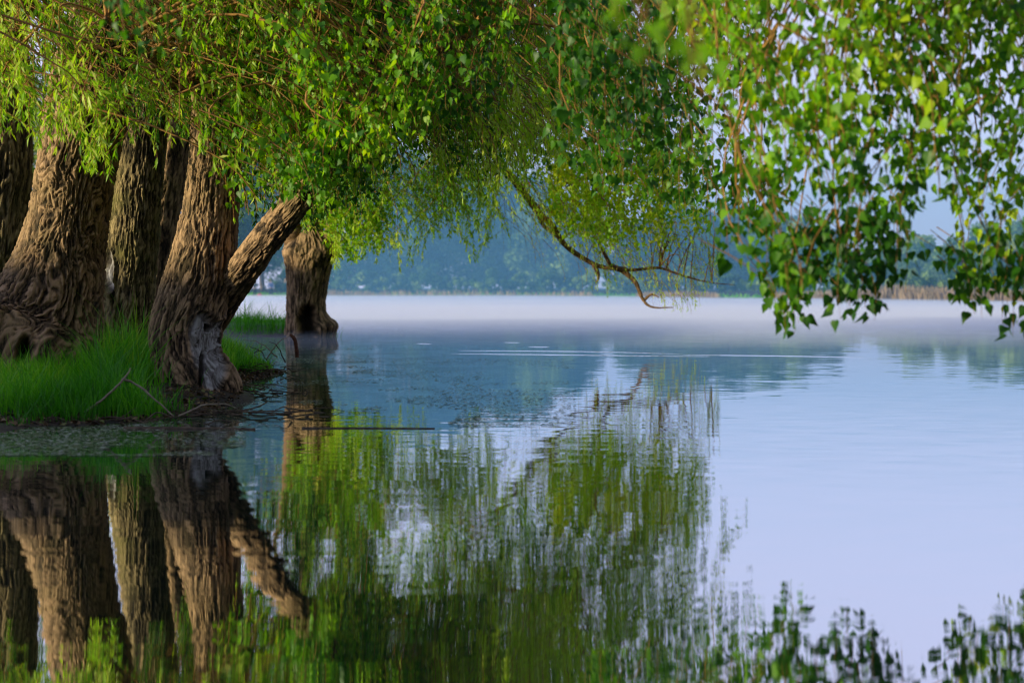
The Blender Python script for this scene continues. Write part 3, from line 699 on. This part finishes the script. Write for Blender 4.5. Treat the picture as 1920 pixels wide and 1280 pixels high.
for k, c in CROWN.items():
    t = TREES.get(k, POP)
    if c['w'].n: c['w'].build('crown', M_WILLOW, t['root'], smooth=False, loc=t['loc'])
    if c['p'].n: c['p'].build('crown', M_POPLAR, t['root'], smooth=False, loc=t['loc'])
    if c['t'].n: tag(c['t'].build('twigs', M_TWIG, t['root'], loc=t['loc']), kind='stuff')

# ------------------------------------------------------------------ grass
def blades(mb, P, h, w, g, tint=(.0, 1.0), lean=.35):
    n = len(P)
    az = g.uniform(0, 2 * np.pi, n); wd = np.stack([np.cos(az), np.sin(az), 0 * az], -1)
    az2 = g.uniform(0, 2 * np.pi, n); bd = np.stack([np.cos(az2), np.sin(az2), 0 * az2], -1) * (lean * g.random(n) * h)[:, None]
    rows = []
    for t, k in ((0, 1), (.4, .85), (.75, .55)):
        c = P + np.array([0, 0, 1.]) * (h * t)[:, None] * (1 - .12 * t) + bd * t ** 2
        rows += [c - wd * (w * k)[:, None], c + wd * (w * k)[:, None]]
    rows.append(P + np.array([0, 0, 1.]) * (h * .9)[:, None] + bd)
    V = np.stack(rows, 1)
    F = np.array([0, 1, 3, 2, 2, 3, 5, 4, 4, 5, 6]); T = np.array([4, 4, 3])
    ti = np.clip(tint[0] + (tint[1] - tint[0]) * (np.clip(fbm(P * 1.6, 2, 3) * 1.6 - .35, 0, 1) * .6 + .4 * g.random(n)), 0, 1)
    mb.add(V, (F[None] + np.arange(n)[:, None] * 7).ravel(), np.tile(T, n), tint=np.repeat(ti, 7))

def grass_patch(name, n, xr, yr, hr, sdr, seed, mud=(), tint=(0, 1), w=.0045):
    g = np.random.default_rng(seed)
    P = np.column_stack([g.uniform(*xr, n * 3), g.uniform(*yr, n * 3)])
    s = sd_poly(P)
    keep = (s > sdr[0]) & (s < sdr[1])
    for (mx_, my_, mr) in mud: keep &= np.hypot(P[:, 0] - mx_, P[:, 1] - my_) > mr * (.8 + .4 * g.random(len(P)))
    nz = fbm(np.column_stack([P * 2.2, P[:, 0] * 0]), 2, seed)
    keep &= (nz > .30 + .15 * g.random(len(P))) & (s > sdr[0] + .75 * np.clip(fbm(np.column_stack([P * 3.1, P[:, 0] * 0 + 9]), 2, 31) - .38, 0, 1))
    P, s, nz = P[keep][:n], s[keep][:n], nz[keep][:n]
    Q = np.column_stack([P, ground_z(P) - .02])
    tall = fbm(np.column_stack([P * 1.1, P[:, 0] * 0 + 4]), 2, seed + 5)
    h = g.uniform(*hr, len(P)) * (.5 + .5 * np.minimum(1, s / .8)) * (.15 + .6 * nz + 1.6 * np.clip(tall - .28, 0, 1)) * np.where(g.random(len(P)) < .06, 1.45, 1)
    ppx = 960 + P[:, 0] / P[:, 1] * FOC
    if seed in (61, 64): h = h * (.5 + .6 * sstep(120, 220, ppx)) * (.75 + .5 * sstep(330, 240, ppx))
    mb = MB(); blades(mb, Q, h, w * (.7 + .6 * g.random(len(P))), g, tint, .75)
    return tag(mb.build(name, M_GRASS, smooth=False), kind='stuff')
mud = [(on_water(395, 765)[0], on_water(395, 765)[1], .75), (on_water(440, 745)[0], on_water(440, 745)[1], .5), (at(365, 700, 14)[0], 14, .42), (at(60, 700, 15)[0], 15, .55)]
grass_patch('bank_grass', 46000, (-9, -1.8), (11.2, 20), (.22, .56), (.04, 6), 61, mud)
grass_patch('bank_grass', 9000, (-7, -3), (17, 24), (.25, .45), (.12, 3), 62, [], (.3, .95))
grass_patch('bank_grass', 9000, (-10, -4.0), (29, 42), (.14, .30), (.05, 3), 63, [], (.1, .8), .007)

grass_patch('bank_grass', 2600, (-9, -1.8), (11.2, 19), (.14, .44), (.04, 6), 64, mud, (.1, 1), .0095)
# tall sedge tufts on the spit
def tuft(px, py, d, n, h, seed, label, grp='sedge tufts on the grassy spit'):
    g = np.random.default_rng(seed); c = at(px, py, d)
    P = c + np.column_stack([g.normal(0, .18, n), g.normal(0, .18, n), np.zeros(n)])
    P[:, 2] = ground_z(P[:, :2]) - .02
    mb = MB(); blades(mb, P, g.uniform(.5, 1, n) * h, np.full(n, .009), g, (0, .7), 1.1)
    tag(mb.build('sedge_tuft', M_GRASS, smooth=False, loc=c), label, 'plant', grp)
tuft(462, 620, 33, 70, 1.0, 71, 'tall arching sedge tuft on the spit under the leaning trunk')
tuft(500, 622, 33, 40, .9, 72, 'thin sparse sedge tuft on the spit midway to the hollow tree')
tuft(526, 622, 33, 60, .55, 73, 'short sedge tuft on the spit against the hollow tree')
tuft(626, 622, 32.4, 14, .55, 74, 'small weed sprouting from the right side of the hollow tree', 'weeds at the waterline')
tuft(802, 698, 18.5, 9, .30, 75, 'tiny lone grass tuft poking out of open water', 'weeds at the waterline')

# ------------------------------------------------------------------ sticks, logs and drift
def stick(name, pts, r0, r1, m, label, cat, group=None, seed=1, amp=.03, world=None, n=30, sides=8, side=()):
    P = world if world is not None else [on_water(x, y, z) for x, y, z in pts]
    P = np.array(P, float); base = P[0].copy()
    C = crooked(P, n, amp, seed); k = np.linspace(0, 1, n)
    if name.startswith('floating'): C[:, 2] = .001
    rad = (r0 * (1 - k) + r1 * k) * (1 + .35 * (fbm(np.stack([k * 22, k * 0, k * 0 + seed], -1), 2, seed) - .5))
    root = None
    mb = MB(); tubes(mb, C, rad, sides)
    for j, (f, dx, dz, ln) in enumerate(side):
        q = C[int(f * (n - 1))]
        e = q + np.array([dx, .1 * dx, dz]) * ln
        S2 = crooked([q, (q + e) / 2 + np.array([0, 0, .12 * ln]), e], 10, .05, seed + j + 5)
        tubes(mb, S2, np.linspace(rad[int(f * (n - 1))] * .6, r1 * .5, 10), 5)
    return tag(mb.build(name, m, loc=base), label, cat, group)

stick('floating_log', [(232, 802, .01), (330, 797, .03), (400, 797, .03), (478, 803, .01)], .022, .012, M_DEAD, 'thick dark waterlogged branch floating just off the near bank', 'log', seed=3, amp=.02)
stick('floating_stick', [(566, 801, .008), (690, 800, .012), (816, 802, .006)], 0.011, .006, M_DEAD, 'long straight dark stick floating alone on open water', 'stick', seed=4, amp=.022)
stick('bent_twig', None, .012, .006, M_PALE, 'pale bare twig rising from the near bank to a tip in the grass', 'twig', 'pale bent twigs on the near bank', 5, world=[at(160, 772, 11.7), at(200, 742, 11.7), at(232, 710, 11.7), at(244, 690, 11.8)])
stick('bent_twig', None, .011, .006, M_PALE, 'pale twig sloping down rightward from the grass to the water', 'twig', 'pale bent twigs on the near bank', 6, world=[at(228, 711, 11.75), at(252, 718, 11.8), at(290, 748, 11.8), at(325, 780, 11.8)])
stick('bent_twig', [(335, 780, .02), (380, 762, .10), (420, 756, .11), (446, 766, .02)], .010, .005, M_PALE, 'pale arched twig over the mud below the rotten trunk', 'twig', 'pale bent twigs on the near bank', 7)
stick('bent_twig', [(30, 775, .02), (95, 776, .03), (165, 773, .03), (240, 777, .02)], .012, .006, M_DEAD, 'dark flat stick along the near edge of the grass', 'twig', None, 8)
stick('broken_stick', None, .030, .022, plain('red_bark', (.07, .025, .015), (.16, .06, .03), 20), 'reddish broken stick standing in the water before the hollow tree', 'stick', None, 9, .03,
      world=[at(557, 670, 20), at(556, 655, 20), at(552, 635, 20), at(545, 628, 20.05)])
deb = [((440, 700), (452, 640), 20.5), ((455, 690), (500, 655), 20), ((470, 690), (492, 648), 21), ((480, 690), (430, 640), 21.5), ((500, 672), (548, 628), 21.5), ((510, 690), (470, 650), 19.8), ((520, 668), (455, 636), 22), ((535, 668), (505, 640), 20.5)]
for i, (a, b_, d) in enumerate(deb):
    a3 = at(*a, d); b3 = at(*b_, d - .3); a3[2] = min(a3[2], .03); mid = (a3 + b3) / 2 + np.array([0, 0, .08])
    stick('dead_twig', None, .010, .004, M_DEAD if i % 2 else M_PALE, 'thin dead twig sticking up from the water beyond the rotten trunk', 'twig', 'dead twigs in the shallow water', 20 + i, .06, world=[a3, mid, b3], n=20, sides=5)
g = np.random.default_rng(77)
def drift(name, px, py, n, sx, sy, label, seed, h=.10):
    g = np.random.default_rng(seed); c = on_water(px, py)
    mb = MB()
    for i in range(n):
        p0 = c + np.array([g.normal(0, sx), g.normal(0, sy), g.uniform(0, h)]); a = g.normal(0, .5) + (np.pi if g.random() < .5 else 0)
        l = g.uniform(.15, .5); p1 = p0 + np.array([math.cos(a) * l, math.sin(a) * l * .6, g.normal(0, .05)])
        tubes(mb, crooked([p0, (p0 + p1) / 2 + g.normal(0, .03, 3), p1], 8, .06, i), np.linspace(.008, .003, 8) * g.uniform(.4, 1.3), 5)
    tag(mb.build(name, M_DEAD, loc=c), kind='stuff')
drift('drift_twigs', 478, 704, 60, .22, .30, 'heap of dark drifted twigs on the tip of the bank', 81)
drift('drift_twigs', 405, 745, 70, .32, .45, 'dark litter of twigs on mud right below the rotten trunk', 82, .06)
drift('drift_twigs', 350, 778, 60, .55, .18, 'strand of dark twigs along the mud edge behind the floating log', 83, .04)
drift('drift_twigs', 120, 792, 50, .55, .14, 'thin strand of dark twigs along the near grass edge', 84, .03)

# brown leaves and bits of bark scattered on the mud
g = np.random.default_rng(88)
P = np.column_stack([g.uniform(-6.5, -2.0, 16000), g.uniform(11.2, 18.5, 16000)]); sdl = sd_poly(P)
P = P[(sdl > -.05) & (sdl < .55)][:3800]
P3 = np.column_stack([P, ground_z(P) + .008]); n_ = len(P3)
P3 = P3[P3[:, 2] > .004]; n_ = len(P3)
mb = MB(); leaves(mb, POPLAR2, P3, np.column_stack([g.standard_normal((n_, 2)), .3 * g.standard_normal(n_)]), np.column_stack([.5 * g.standard_normal((n_, 2)), np.ones(n_)]), g.uniform(.025, .075, n_), g.random(n_))
M_LITTER = leaf_mat('leaf_litter', [(0, (.03, .018, .01)), (.5, (.13, .075, .03)), (.85, (.30, .2, .10)), (1, (.12, .2, .03))], (1, .8, .5), rough=.7, tfac=.1)
tag(mb.build('leaf_litter', M_LITTER, smooth=False), kind='stuff')

# floating duckweed and pollen: specks on the surface
def specks(name, n, boxes, size, seed):
    g = np.random.default_rng(seed)
    pts = []
    for (x0, x1, y0, y1, wgt) in boxes:
        k = int(n * wgt * 2)
        a = np.array([on_water(x, y)[:2] for x, y in zip(g.uniform(x0, x1, k), y0 + (y1 - y0) * g.random(k))])
        nz = fbm(np.column_stack([a * np.array([.8, .5]), a[:, 0] * 0]), 3, seed)
        a = a[(nz > .48) & (sd_poly(a) < -.02)]; pts.append(a)
    P = np.concatenate(pts); k = len(P)
    th = np.arange(6) / 6 * 2 * np.pi
    r = g.uniform(*size, k) * (.6 + .8 * (g.random(k) ** 3))
    V = np.stack([np.stack([P[:, 0] + r * math.cos(t) * 1.3, P[:, 1] + r * math.sin(t) * (.7), np.full(k, .0045) + g.uniform(0, .002, k)], -1) for t in th], 1)
    mb = MB(); mb.add(V, (np.arange(6)[None] + np.arange(k)[:, None] * 6).ravel(), np.full(k, 6), tint=np.repeat(g.random(k) ** 1.3, 6))
    tag(mb.build(name, M_WEED, smooth=False), kind='stuff')
specks('duckweed', 4000, [(-50, 460, 792, 855, 1.0)], (.007, .016), 92)
specks('duckweed', 11000, [(560, 1080, 672, 800, .45), (440, 700, 634, 700, .25), (440, 620, 700, 800, .2), (-50, 460, 790, 840, .12), (600, 900, 780, 830, .1)], (.007, .018), 91)

# ------------------------------------------------------------------ far shore
def far_tree(name, px, d, wpx, ytop, seed, label, grp, cat='tree', trunk=True, tint=(0, 1), low=.06, leaf=.34, dens=1.0):
    g = np.random.default_rng(seed)
    base = at(px, 560, d); base[2] = ground_z(base[None, :2])[0] - .05
    top = at(px, ytop, d)[2]; H = top - base[2]; W = 1.25 * wpx * d / FOC
    root = empty(name, base, label, cat, grp)
    if trunk:
        mb = MB(); n = 14; z = np.linspace(0, 1, n)
        P = np.stack([.06 * W * np.sin(z * 3 + seed), .03 * W * np.cos(z * 2.3 + seed), z * H * .72], -1)
        tubes(mb, P, min(.028 * H, .30) * (1 - .8 * z) + .03, 9)
        for j in range(5):
            a = g.uniform(0, 6.28); s0 = P[int(n * g.uniform(.35, .75))]
            e = s0 + np.array([math.cos(a) * W * .3, math.sin(a) * W * .3, H * g.uniform(.1, .25)])
            tubes(mb, np.array([s0, (s0 + e) / 2 + (0, 0, -.1), e]), np.array([.012, .008, .004]) * min(H, 13), 5)
        mb.build('trunk', M_FTRUNK, root)
    nc = int(52 * dens); lo = low if trunk else .02
    u = g.random(nc); hz = lo + (1 - lo) * u ** .8
    prof = np.clip(np.sin(np.pi * np.clip((hz - lo) / (1 - lo), 0.04, .97) ** .75), .25, 1) * W * .5
    a = g.uniform(0, 6.28, nc); rr = prof * np.sqrt(g.random(nc)) * .95
    C = np.stack([np.cos(a) * rr, np.sin(a) * rr, hz * H * .94], -1)
    cr = g.uniform(.08, .20, nc) * min(W, H) * .9
    k = int(170 * dens); cid = np.repeat(np.arange(nc), k)
    dv = norm(g.standard_normal((len(cid), 3))); rad_ = cr[cid] * (.55 + .55 * g.random(len(cid)))
    pos = C[cid] + dv * rad_[:, None] * np.array([1.15, 1.15, .85])
    pos[:, 2] = np.maximum(pos[:, 2], .1)
    nr = dv + .7 * g.standard_normal(dv.shape); al = g.standard_normal(dv.shape)
    ct = g.random(nc)[cid]
    ti = np.clip(tint[0] + (tint[1] - tint[0]) * (.7 * ct + .3 * g.random(len(cid))) + g.uniform(-.2, .25), 0, 1)
    mb = MB(); leaves(mb, BLOB, pos, al, nr, leaf * g.uniform(.6, 1.3, len(cid)), ti)
    mb.build('crown', M_FAR, root, smooth=False)
    return root

FT = [  # px, d, width px, top y, kind
 (20, 178, 230, 120, 'g'), (130, 174, 220, 150, 'g'), (240, 180, 220, 110, 'g'), (350, 172, 190, 120, 'g'), (440, 166, 130, 170, 'g'), (500, 174, 130, 110, 'g'), (545, 164, 110, 190, 'g'), (600, 172, 140, 130, 'g'), (650, 160, 120, 300, 'b'), (715, 166, 130, 262, 'b'), (775, 160, 120, 300, 'b'),
 (830, 170, 130, 290, 'b'), (900, 164, 120, 345, 'b'), (955, 168, 130, 318, 'b'), (1015, 160, 110, 350, 'b'), (1070, 166, 100, 380, 'b'),
 (1190, 152, 110, 420, 'b'), (1250, 158, 120, 372, 'b'), (1315, 150, 110, 398, 'b'), (1375, 158, 120, 380, 'b'), (1440, 150, 110, 392, 'b'), (1500, 146, 90, 420, 'b'),
 (1590, 134, 100, 480, 'p'), (1660, 138, 90, 470, 'p'), (1725, 132, 110, 440, 'p'), (1790, 126, 90, 452, 'p'), (1850, 136, 110, 425, 'p'), (1920, 130, 120, 418, 'p'), (2000, 128, 120, 410, 'p')]
KL = {'g': ('green sunlit tree on the far shore behind the leaning trunk', 'green trees behind the anglers'),
      'b': ('misty blue tree in the far wood across the lake', 'blue misty trees across the lake'),
      'p': ('pale blue tree far off behind the hanging poplar leaves', 'pale trees behind the poplar spray')}
FT += [(px + 48, d + 14, w * 1.1, yt + 14, k) for (px, d, w, yt, k) in FT if k == 'b' and px != 1070]
for i, (px, d, w, yt, k) in enumerate(FT):
    far_tree('shore_tree', px, d, w, yt, 200 + i, *KL[k], tint={'g': (.2, 1), 'b': (0, .75), 'p': (.2, 1)}[k], low=.12 if k == 'g' else .06, dens=1.5 if k == 'g' else 1.0)
SH = [(455, 182, 150, 440), (505, 186, 150, 425), (560, 184, 140, 445), (425, 161, 80, 515), (540, 163, 60, 505), (575, 160, 70, 515), (610, 160, 70, 510), (640, 150, 60, 520), (690, 149, 70, 505), (745, 150, 60, 515), (800, 148, 70, 500), (860, 147, 60, 520), (915, 145, 75, 505), (975, 144, 60, 515), (1030, 142, 70, 500), (1085, 138, 60, 520), (1130, 136, 80, 490), (1180, 134, 70, 505), (1240, 130, 60, 520), (1300, 128, 70, 500), (1370, 124, 70, 515), (1430, 120, 60, 520), (1490, 116, 70, 520), (1560, 112, 70, 510), (1620, 108, 60, 530), (1700, 106, 80, 505), (1745, 104, 60, 520), (1800, 102, 80, 500), (1860, 100, 70, 515), (1930, 98, 90, 500)]
for i, (px, d, w, yt) in enumerate(SH):
    right = px > 1530
    far_tree('shore_shrub', px, d, w, yt, 300 + i, 'rounded shrub behind the reeds at the far right shore' if right else 'rounded shrub at the foot of the far blue wood',
             'shrubs at the far right shore' if right else 'shrubs under the far wood', 'shrub', trunk=False, tint=(.1, .9), leaf=.22, dens=.6)

# dry reeds along the far waterline
g = np.random.default_rng(66)
mb = MB()
px = np.concatenate([g.uniform(590, 720, 500), g.uniform(720, 1130, 700), g.uniform(1130, 1460, 1500), g.uniform(1460, 1960, 3200)])
bx_ = np.interp(px, [590, 1000, 1300, 1600, 1960], [148, 140, 116, 100, 92])
X = (px - 960) / FOC * bx_; Y = far_shore(X) + g.uniform(-.4, 1.6, len(px))
Pq = np.column_stack([X, Y, np.maximum(ground_z(np.column_stack([X, Y])), -.1)])
nzr = fbm(np.column_stack([X * .22, X * 0, X * 0]), 3, 4)
kk = nzr > .36
hh = np.where(px > 1640, 1.5, 1.05)[kk] * g.uniform(.5, 1, kk.sum()) * (.4 + 1.1 * nzr[kk])
blades(mb, Pq[kk], hh, np.full(kk.sum(), .045), g, (0, 1), .3)
tag(mb.build('dry_reeds', M_REED, smooth=False), kind='stuff')
# low grass on the far bank
mb = MB()
X = g.uniform(-45, 45, 6000); Y = far_shore(X) + g.uniform(-.2, 5, 6000) ** 1.0
Pq = np.column_stack([X, Y, ground_z(np.column_stack([X, Y]))])
blades(mb, Pq, g.uniform(.15, .5, 6000), np.full(6000, .07), g, (.2, .8), .5)
tag(mb.build('far_bank_grass', M_GRASS, smooth=False), kind='stuff')

# ------------------------------------------------------------------ anglers on the far shore
def cloth(name, c): return plain(name, tuple(q * .8 for q in c), c, 6, .85, .1)
def skin_mesh(name, joints, edges, m, parent):
    me = bpy.data.meshes.new(name); me.from_pydata([j[0] for j in joints], edges, [])
    o = bpy.data.objects.new(name, me); COL.objects.link(o); o.parent = parent
    me.materials.append(m)
    md = o.modifiers.new('skin', 'SKIN')
    for v, j in zip(me.skin_vertices[0].data, joints): v.radius = (j[1], j[2] if len(j) > 2 else j[1])
    me.skin_vertices[0].data[0].use_root = True
    md.use_smooth_shade = True
    sb = o.modifiers.new('sub', 'SUBSURF'); sb.levels = 1; sb.render_levels = 2
    return o
M_SKIN = cloth('skin_tone', (.50, .30, .20))
def person(px, d, rot, label, jacket, trousers, hat, arms):
    b = at(px, 560, d); b[2] = ground_z(b[None, :2])[0]
    r = empty('person', b, label, 'person', None); r.rotation_euler.z = rot
    J = [((0, 0, .95), .14, .10), ((0, 0, 1.15), .13, .09), ((0, 0, 1.38), .16, .10), ((0, 0, 1.50), .06, .06), ((0, -.02, 1.60), .075, .09), ((0, -.02, 1.70), .075, .095)]
    E = [(0, 1), (1, 2), (2, 3), (3, 4), (4, 5)]
    legs = []
    for s in (-1, 1):
        k = len(J); J += [((s * .10, .0, .86), .085), ((s * .12, -.02, .48), .06), ((s * .13, .02, .09), .04), ((s * .14, -.14, .04), .04, .03)]
        E += [(0, k), (k, k + 1), (k + 1, k + 2), (k + 2, k + 3)]
    AJ = []
    for s, (el, wr) in zip((-1, 1), arms):
        k = len(J); J += [((s * .19, 0, 1.42), .055), (el, .042), (wr, .03), (tuple(np.array(wr) + (0, -.07, -.01)), .028)]
        E += [(2, k), (k, k + 1), (k + 1, k + 2), (k + 2, k + 3)]
    skin_mesh('body', J, E, M_SKIN, r)
    JJ = [((0, 0, .90), .17, .125), ((0, 0, 1.15), .165, .12), ((0, 0, 1.38), .18, .12), ((0, 0, 1.48), .09, .08)]; EE = [(0, 1), (1, 2), (2, 3)]
    for s, (el, wr) in zip((-1, 1), arms):
        k = len(JJ); JJ += [((s * .20, 0, 1.42), .075), (el, .06), (tuple(np.array(wr) * .95 + np.array(el) * .05), .05)]; EE += [(2, k), (k, k + 1), (k + 1, k + 2)]
    skin_mesh('jacket', JJ, EE, jacket, r)
    JJ = [((0, 0, .93), .155, .115)]; EE = []
    for s in (-1, 1):
        k = len(JJ); JJ += [((s * .10, 0, .84), .105), ((s * .12, -.02, .48), .08), ((s * .13, .02, .10), .065)]; EE += [(0, k), (k, k + 1), (k + 1, k + 2)]
    skin_mesh('trousers', JJ, EE, trousers, r)
    mb = MB(); th = np.arange(14) / 14 * 6.283; rows = [(.135, 1.70), (.115, 1.705), (.11, 1.76), (.085, 1.81), (.03, 1.83)]
    V = np.array([[(q * math.cos(t), -.02 + q * math.sin(t) * 1.1 - (.05 if i == 0 and math.sin(t) < 0 else 0), z) for t in th] for i, (q, z) in enumerate(rows)])
    i = (np.arange(4)[:, None] * 14 + np.arange(14)[None]).ravel(); i2 = (np.arange(4)[:, None] * 14 + (np.arange(14)[None] + 1) % 14).ravel()
    mb.add(V, np.concatenate([np.stack([i, i2, i2 + 14, i + 14], -1).ravel(), 56 + np.arange(14)]), np.concatenate([np.full(56, 4), [14]]))
    mb.build('cap', hat, r)
    return r, b
r1, b1 = person(478, 149, R(35), 'standing angler in dark clothes and pale cap holding a rod out over the water', cloth('olive_cloth', (.06, .06, .04)), cloth('dark_cloth', (.03, .03, .035)), cloth('pale_cap', (.75, .70, .62)),
       [((-.22, -.22, 1.20), (-.05, -.42, 1.18)), ((.24, -.16, 1.18), (.07, -.42, 1.15))])
r2, b2 = person(508, 150, R(-10), 'standing person in a dark blue jacket between the far trees', cloth('navy_cloth', (.05, .10, .34)), cloth('navy_trousers', (.02, .03, .07)), cloth('brown_hair', (.30, .2, .12)),
       [((-.26, -.02, 1.16), (-.22, -.14, .93)), ((.26, -.02, 1.16), (.22, -.14, .93))])
mb = MB(); h0 = b1 + np.array([.28, -.36, 1.15]); P = np.array([h0 + np.array([-.25, .2, -.06]), h0, h0 + np.array([.9, -.7, .10]), h0 + np.array([2.4, -1.9, .28])])
tubes(mb, P, np.array([.018, .015, .010, .005]), 6)
tag(mb.build('fishing_rod', plain('rod_cane', (.3, .25, .15), (.5, .4, .25), 10), loc=h0), "thin fishing rod held out by the angler in the pale cap", 'fishing rod')
mb = MB(); q = at(487, 556, 148.5); q[2] = ground_z(q[None, :2])[0]
u = np.linspace(0, np.pi, 9); v = np.arange(16) / 16 * 6.283
V = np.array([[(.26 * np.sign(math.cos(b)) * abs(math.cos(b)) ** .6 * math.sin(a) ** .6, .15 * np.sign(math.sin(b)) * abs(math.sin(b)) ** .6 * math.sin(a) ** .6, .23 - .23 * math.cos(a)) for b in v] for a in u])
i = (np.arange(8)[:, None] * 16 + np.arange(16)[None]).ravel(); i2 = (np.arange(8)[:, None] * 16 + (np.arange(16)[None] + 1) % 16).ravel()
mb.add(V + q, np.stack([i, i2, i2 + 16, i + 16], -1), np.full(128, 4))
bag = mb.build('backpack', cloth('pink_cloth', (.75, .05, .16)), loc=q); tag(bag, 'bright pink bag on the ground between the two anglers', 'bag')
mb = MB(); a = np.linspace(0, np.pi, 10)
tubes(mb, np.stack([.10 * np.cos(a), 0 * a, .44 + .10 * np.sin(a)], -1), np.full(10, .018), 6); mb.build('handle', cloth('pink_strap', (.5, .03, .1)), bag)

# ------------------------------------------------------------------ mist and haze
def volume(name, lo, hi, col, dens, aniso=.2, wavy=0.0, seed=0):
    """closed box of scattering air; its top may roll like drifting mist"""
    lo, hi = np.array(lo, float), np.array(hi, float)
    nx, ny = (90, 60) if wavy else (2, 2)
    X, Y = np.meshgrid(np.linspace(lo[0], hi[0], nx), np.linspace(lo[1], hi[1], ny))
    Z = np.full(X.shape, hi[2])
    if wavy: Z = hi[2] * (1 + wavy * 2 * (fbm(np.stack([X * .05, Y * .12, X * 0 + seed], -1), 3, seed) - .5))
    i = (np.arange(ny - 1)[:, None] * nx + np.arange(nx - 1)[None]).ravel(); n = nx * ny
    top = np.stack([i, i + 1, i + nx + 1, i + nx], -1); bot = top[:, ::-1] + n
    rim = np.concatenate([np.arange(nx), np.arange(1, ny) * nx + nx - 1, (ny - 1) * nx + np.arange(nx - 2, -1, -1), np.arange(ny - 2, 0, -1) * nx])
    r2 = np.roll(rim, -1); side = np.stack([r2, rim, rim + n, r2 + n], -1)
    F = np.concatenate([top, bot, side])
    V = np.concatenate([np.stack([X, Y, Z], -1).reshape(-1, 3), np.stack([X, Y, 0 * Z + lo[2]], -1).reshape(-1, 3)])
    mb = MB(); mb.add(V, F, np.full(len(F), 4))
    m, nt, out = mat(name)
    s = N(nt, 'ShaderNodeVolumeScatter', i_Density=dens, i_Anisotropy=aniso); s.inputs['Color'].default_value = (*col, 1)
    ab = N(nt, 'ShaderNodeVolumeAbsorption', i_Density=dens); ab.inputs['Color'].default_value = (*col, 1)
    ad = N(nt, 'ShaderNodeAddShader'); nt.links.new(s.outputs[0], ad.inputs[0]); nt.links.new(ab.outputs[0], ad.inputs[1])
    nt.links.new(ad.outputs[0], out.inputs['Volume'])
    return tag(mb.build(name, m, smooth=False), kind='structure')
volume('haze', (-17, 62, -1), (260, 260, 17), (.25, .62, 1.0), .0052, .0)
for k_, (y0, h_, dn) in enumerate([(18, .09, .012), (22, .11, .014), (28, .13, .028), (33, .24, .060), (40, .32, .072), (52, .36, .066), (70, .38, .026), (94, .46, .012)]):
    volume('mist', (-200 - k_, y0, -.3 - .01 * k_), (200 + k_, 161 + k_, h_), (.80, .85, 1.0), dn, 0, .55, k_ + 1)

# ------------------------------------------------------------------ light and sky
SUN = np.array([-.914, -.407, 0]); EL = R(9.0)
w = bpy.data.worlds.new('World'); S.world = w; w.use_nodes = True
nt = w.node_tree; nt.nodes.clear(); L = nt.links.new
sky = N(nt, 'ShaderNodeTexSky', sky_type='NISHITA', sun_disc=False)
sky.sun_elevation = EL
sky.sun_rotation = math.atan2(SUN[0], SUN[1])
sky.air_density = 1.0; sky.dust_density = .6; sky.ozone_density = 2.0
tint = N(nt, 'ShaderNodeMix', data_type='RGBA', blend_type='MULTIPLY'); tint.inputs[0].default_value = 1
L(sky.outputs[0], tint.inputs[6]); tint.inputs[7].default_value = (1.0, 1.08, 1.5, 1)
bg = N(nt, 'ShaderNodeBackground', i_Strength=.13); wo = N(nt, 'ShaderNodeOutputWorld')
sm = N(nt, 'ShaderNodeMix', data_type='RGBA'); 
wtc = N(nt, 'ShaderNodeTexCoord'); sx = N(nt, 'ShaderNodeSeparateXYZ'); L(wtc.outputs['Generated'], sx.inputs[0])
fr_ = ramp(nt, [(0, (.88, .88, .88)), (.25, (.80, .80, .80)), (.6, (.18, .18, .18))]); L(sx.outputs['Z'], fr_.inputs[0]); L(fr_.outputs[0], sm.inputs[0])
L(tint.outputs[2], sm.inputs[6]); sm.inputs[7].default_value = (6.6, 6.65, 8.9, 1)
L(sm.outputs[2], bg.inputs[0]); L(bg.outputs[0], wo.inputs[0])
ld = bpy.data.lights.new('sun', 'SUN'); ld.energy = 5.0; ld.angle = R(.6); ld.color = (1.0, .88, .55)
lo_ = bpy.data.objects.new('sun', ld); COL.objects.link(lo_)
from mathutils import Vector
sv = Vector((SUN[0] * math.cos(EL), SUN[1] * math.cos(EL), math.sin(EL)))
lo_.rotation_euler = sv.to_track_quat('Z', 'Y').to_euler()

cd = bpy.data.cameras.new('camera'); cam = bpy.data.objects.new('camera', cd); COL.objects.link(cam)
cam.location = (0, 0, CAM_H); cam.rotation_euler = (R(90) - PITCH, 0, 0)
cd.lens = 50; cd.sensor_width = 36; cd.clip_start = .05; cd.clip_end = 4000
cd.dof.use_dof = True; cd.dof.focus_distance = 16.5; cd.dof.aperture_fstop = 1.5
S.camera = cam

S.render.engine = 'CYCLES'
cy = S.cycles
cy.use_denoising = True; cy.filter_width = 1.15
try: cy.denoiser = 'OPENIMAGEDENOISE'
except Exception: pass
cy.max_bounces = 8; cy.diffuse_bounces = 3; cy.glossy_bounces = 3; cy.transmission_bounces = 4; cy.volume_bounces = 5; cy.transparent_max_bounces = 8
cy.caustics_reflective = False; cy.caustics_refractive = False
cy.sample_clamp_indirect = 6
S.view_settings.view_transform = 'Standard'; S.view_settings.look = 'None'; S.view_settings.exposure = 0; S.view_settings.gamma = 1
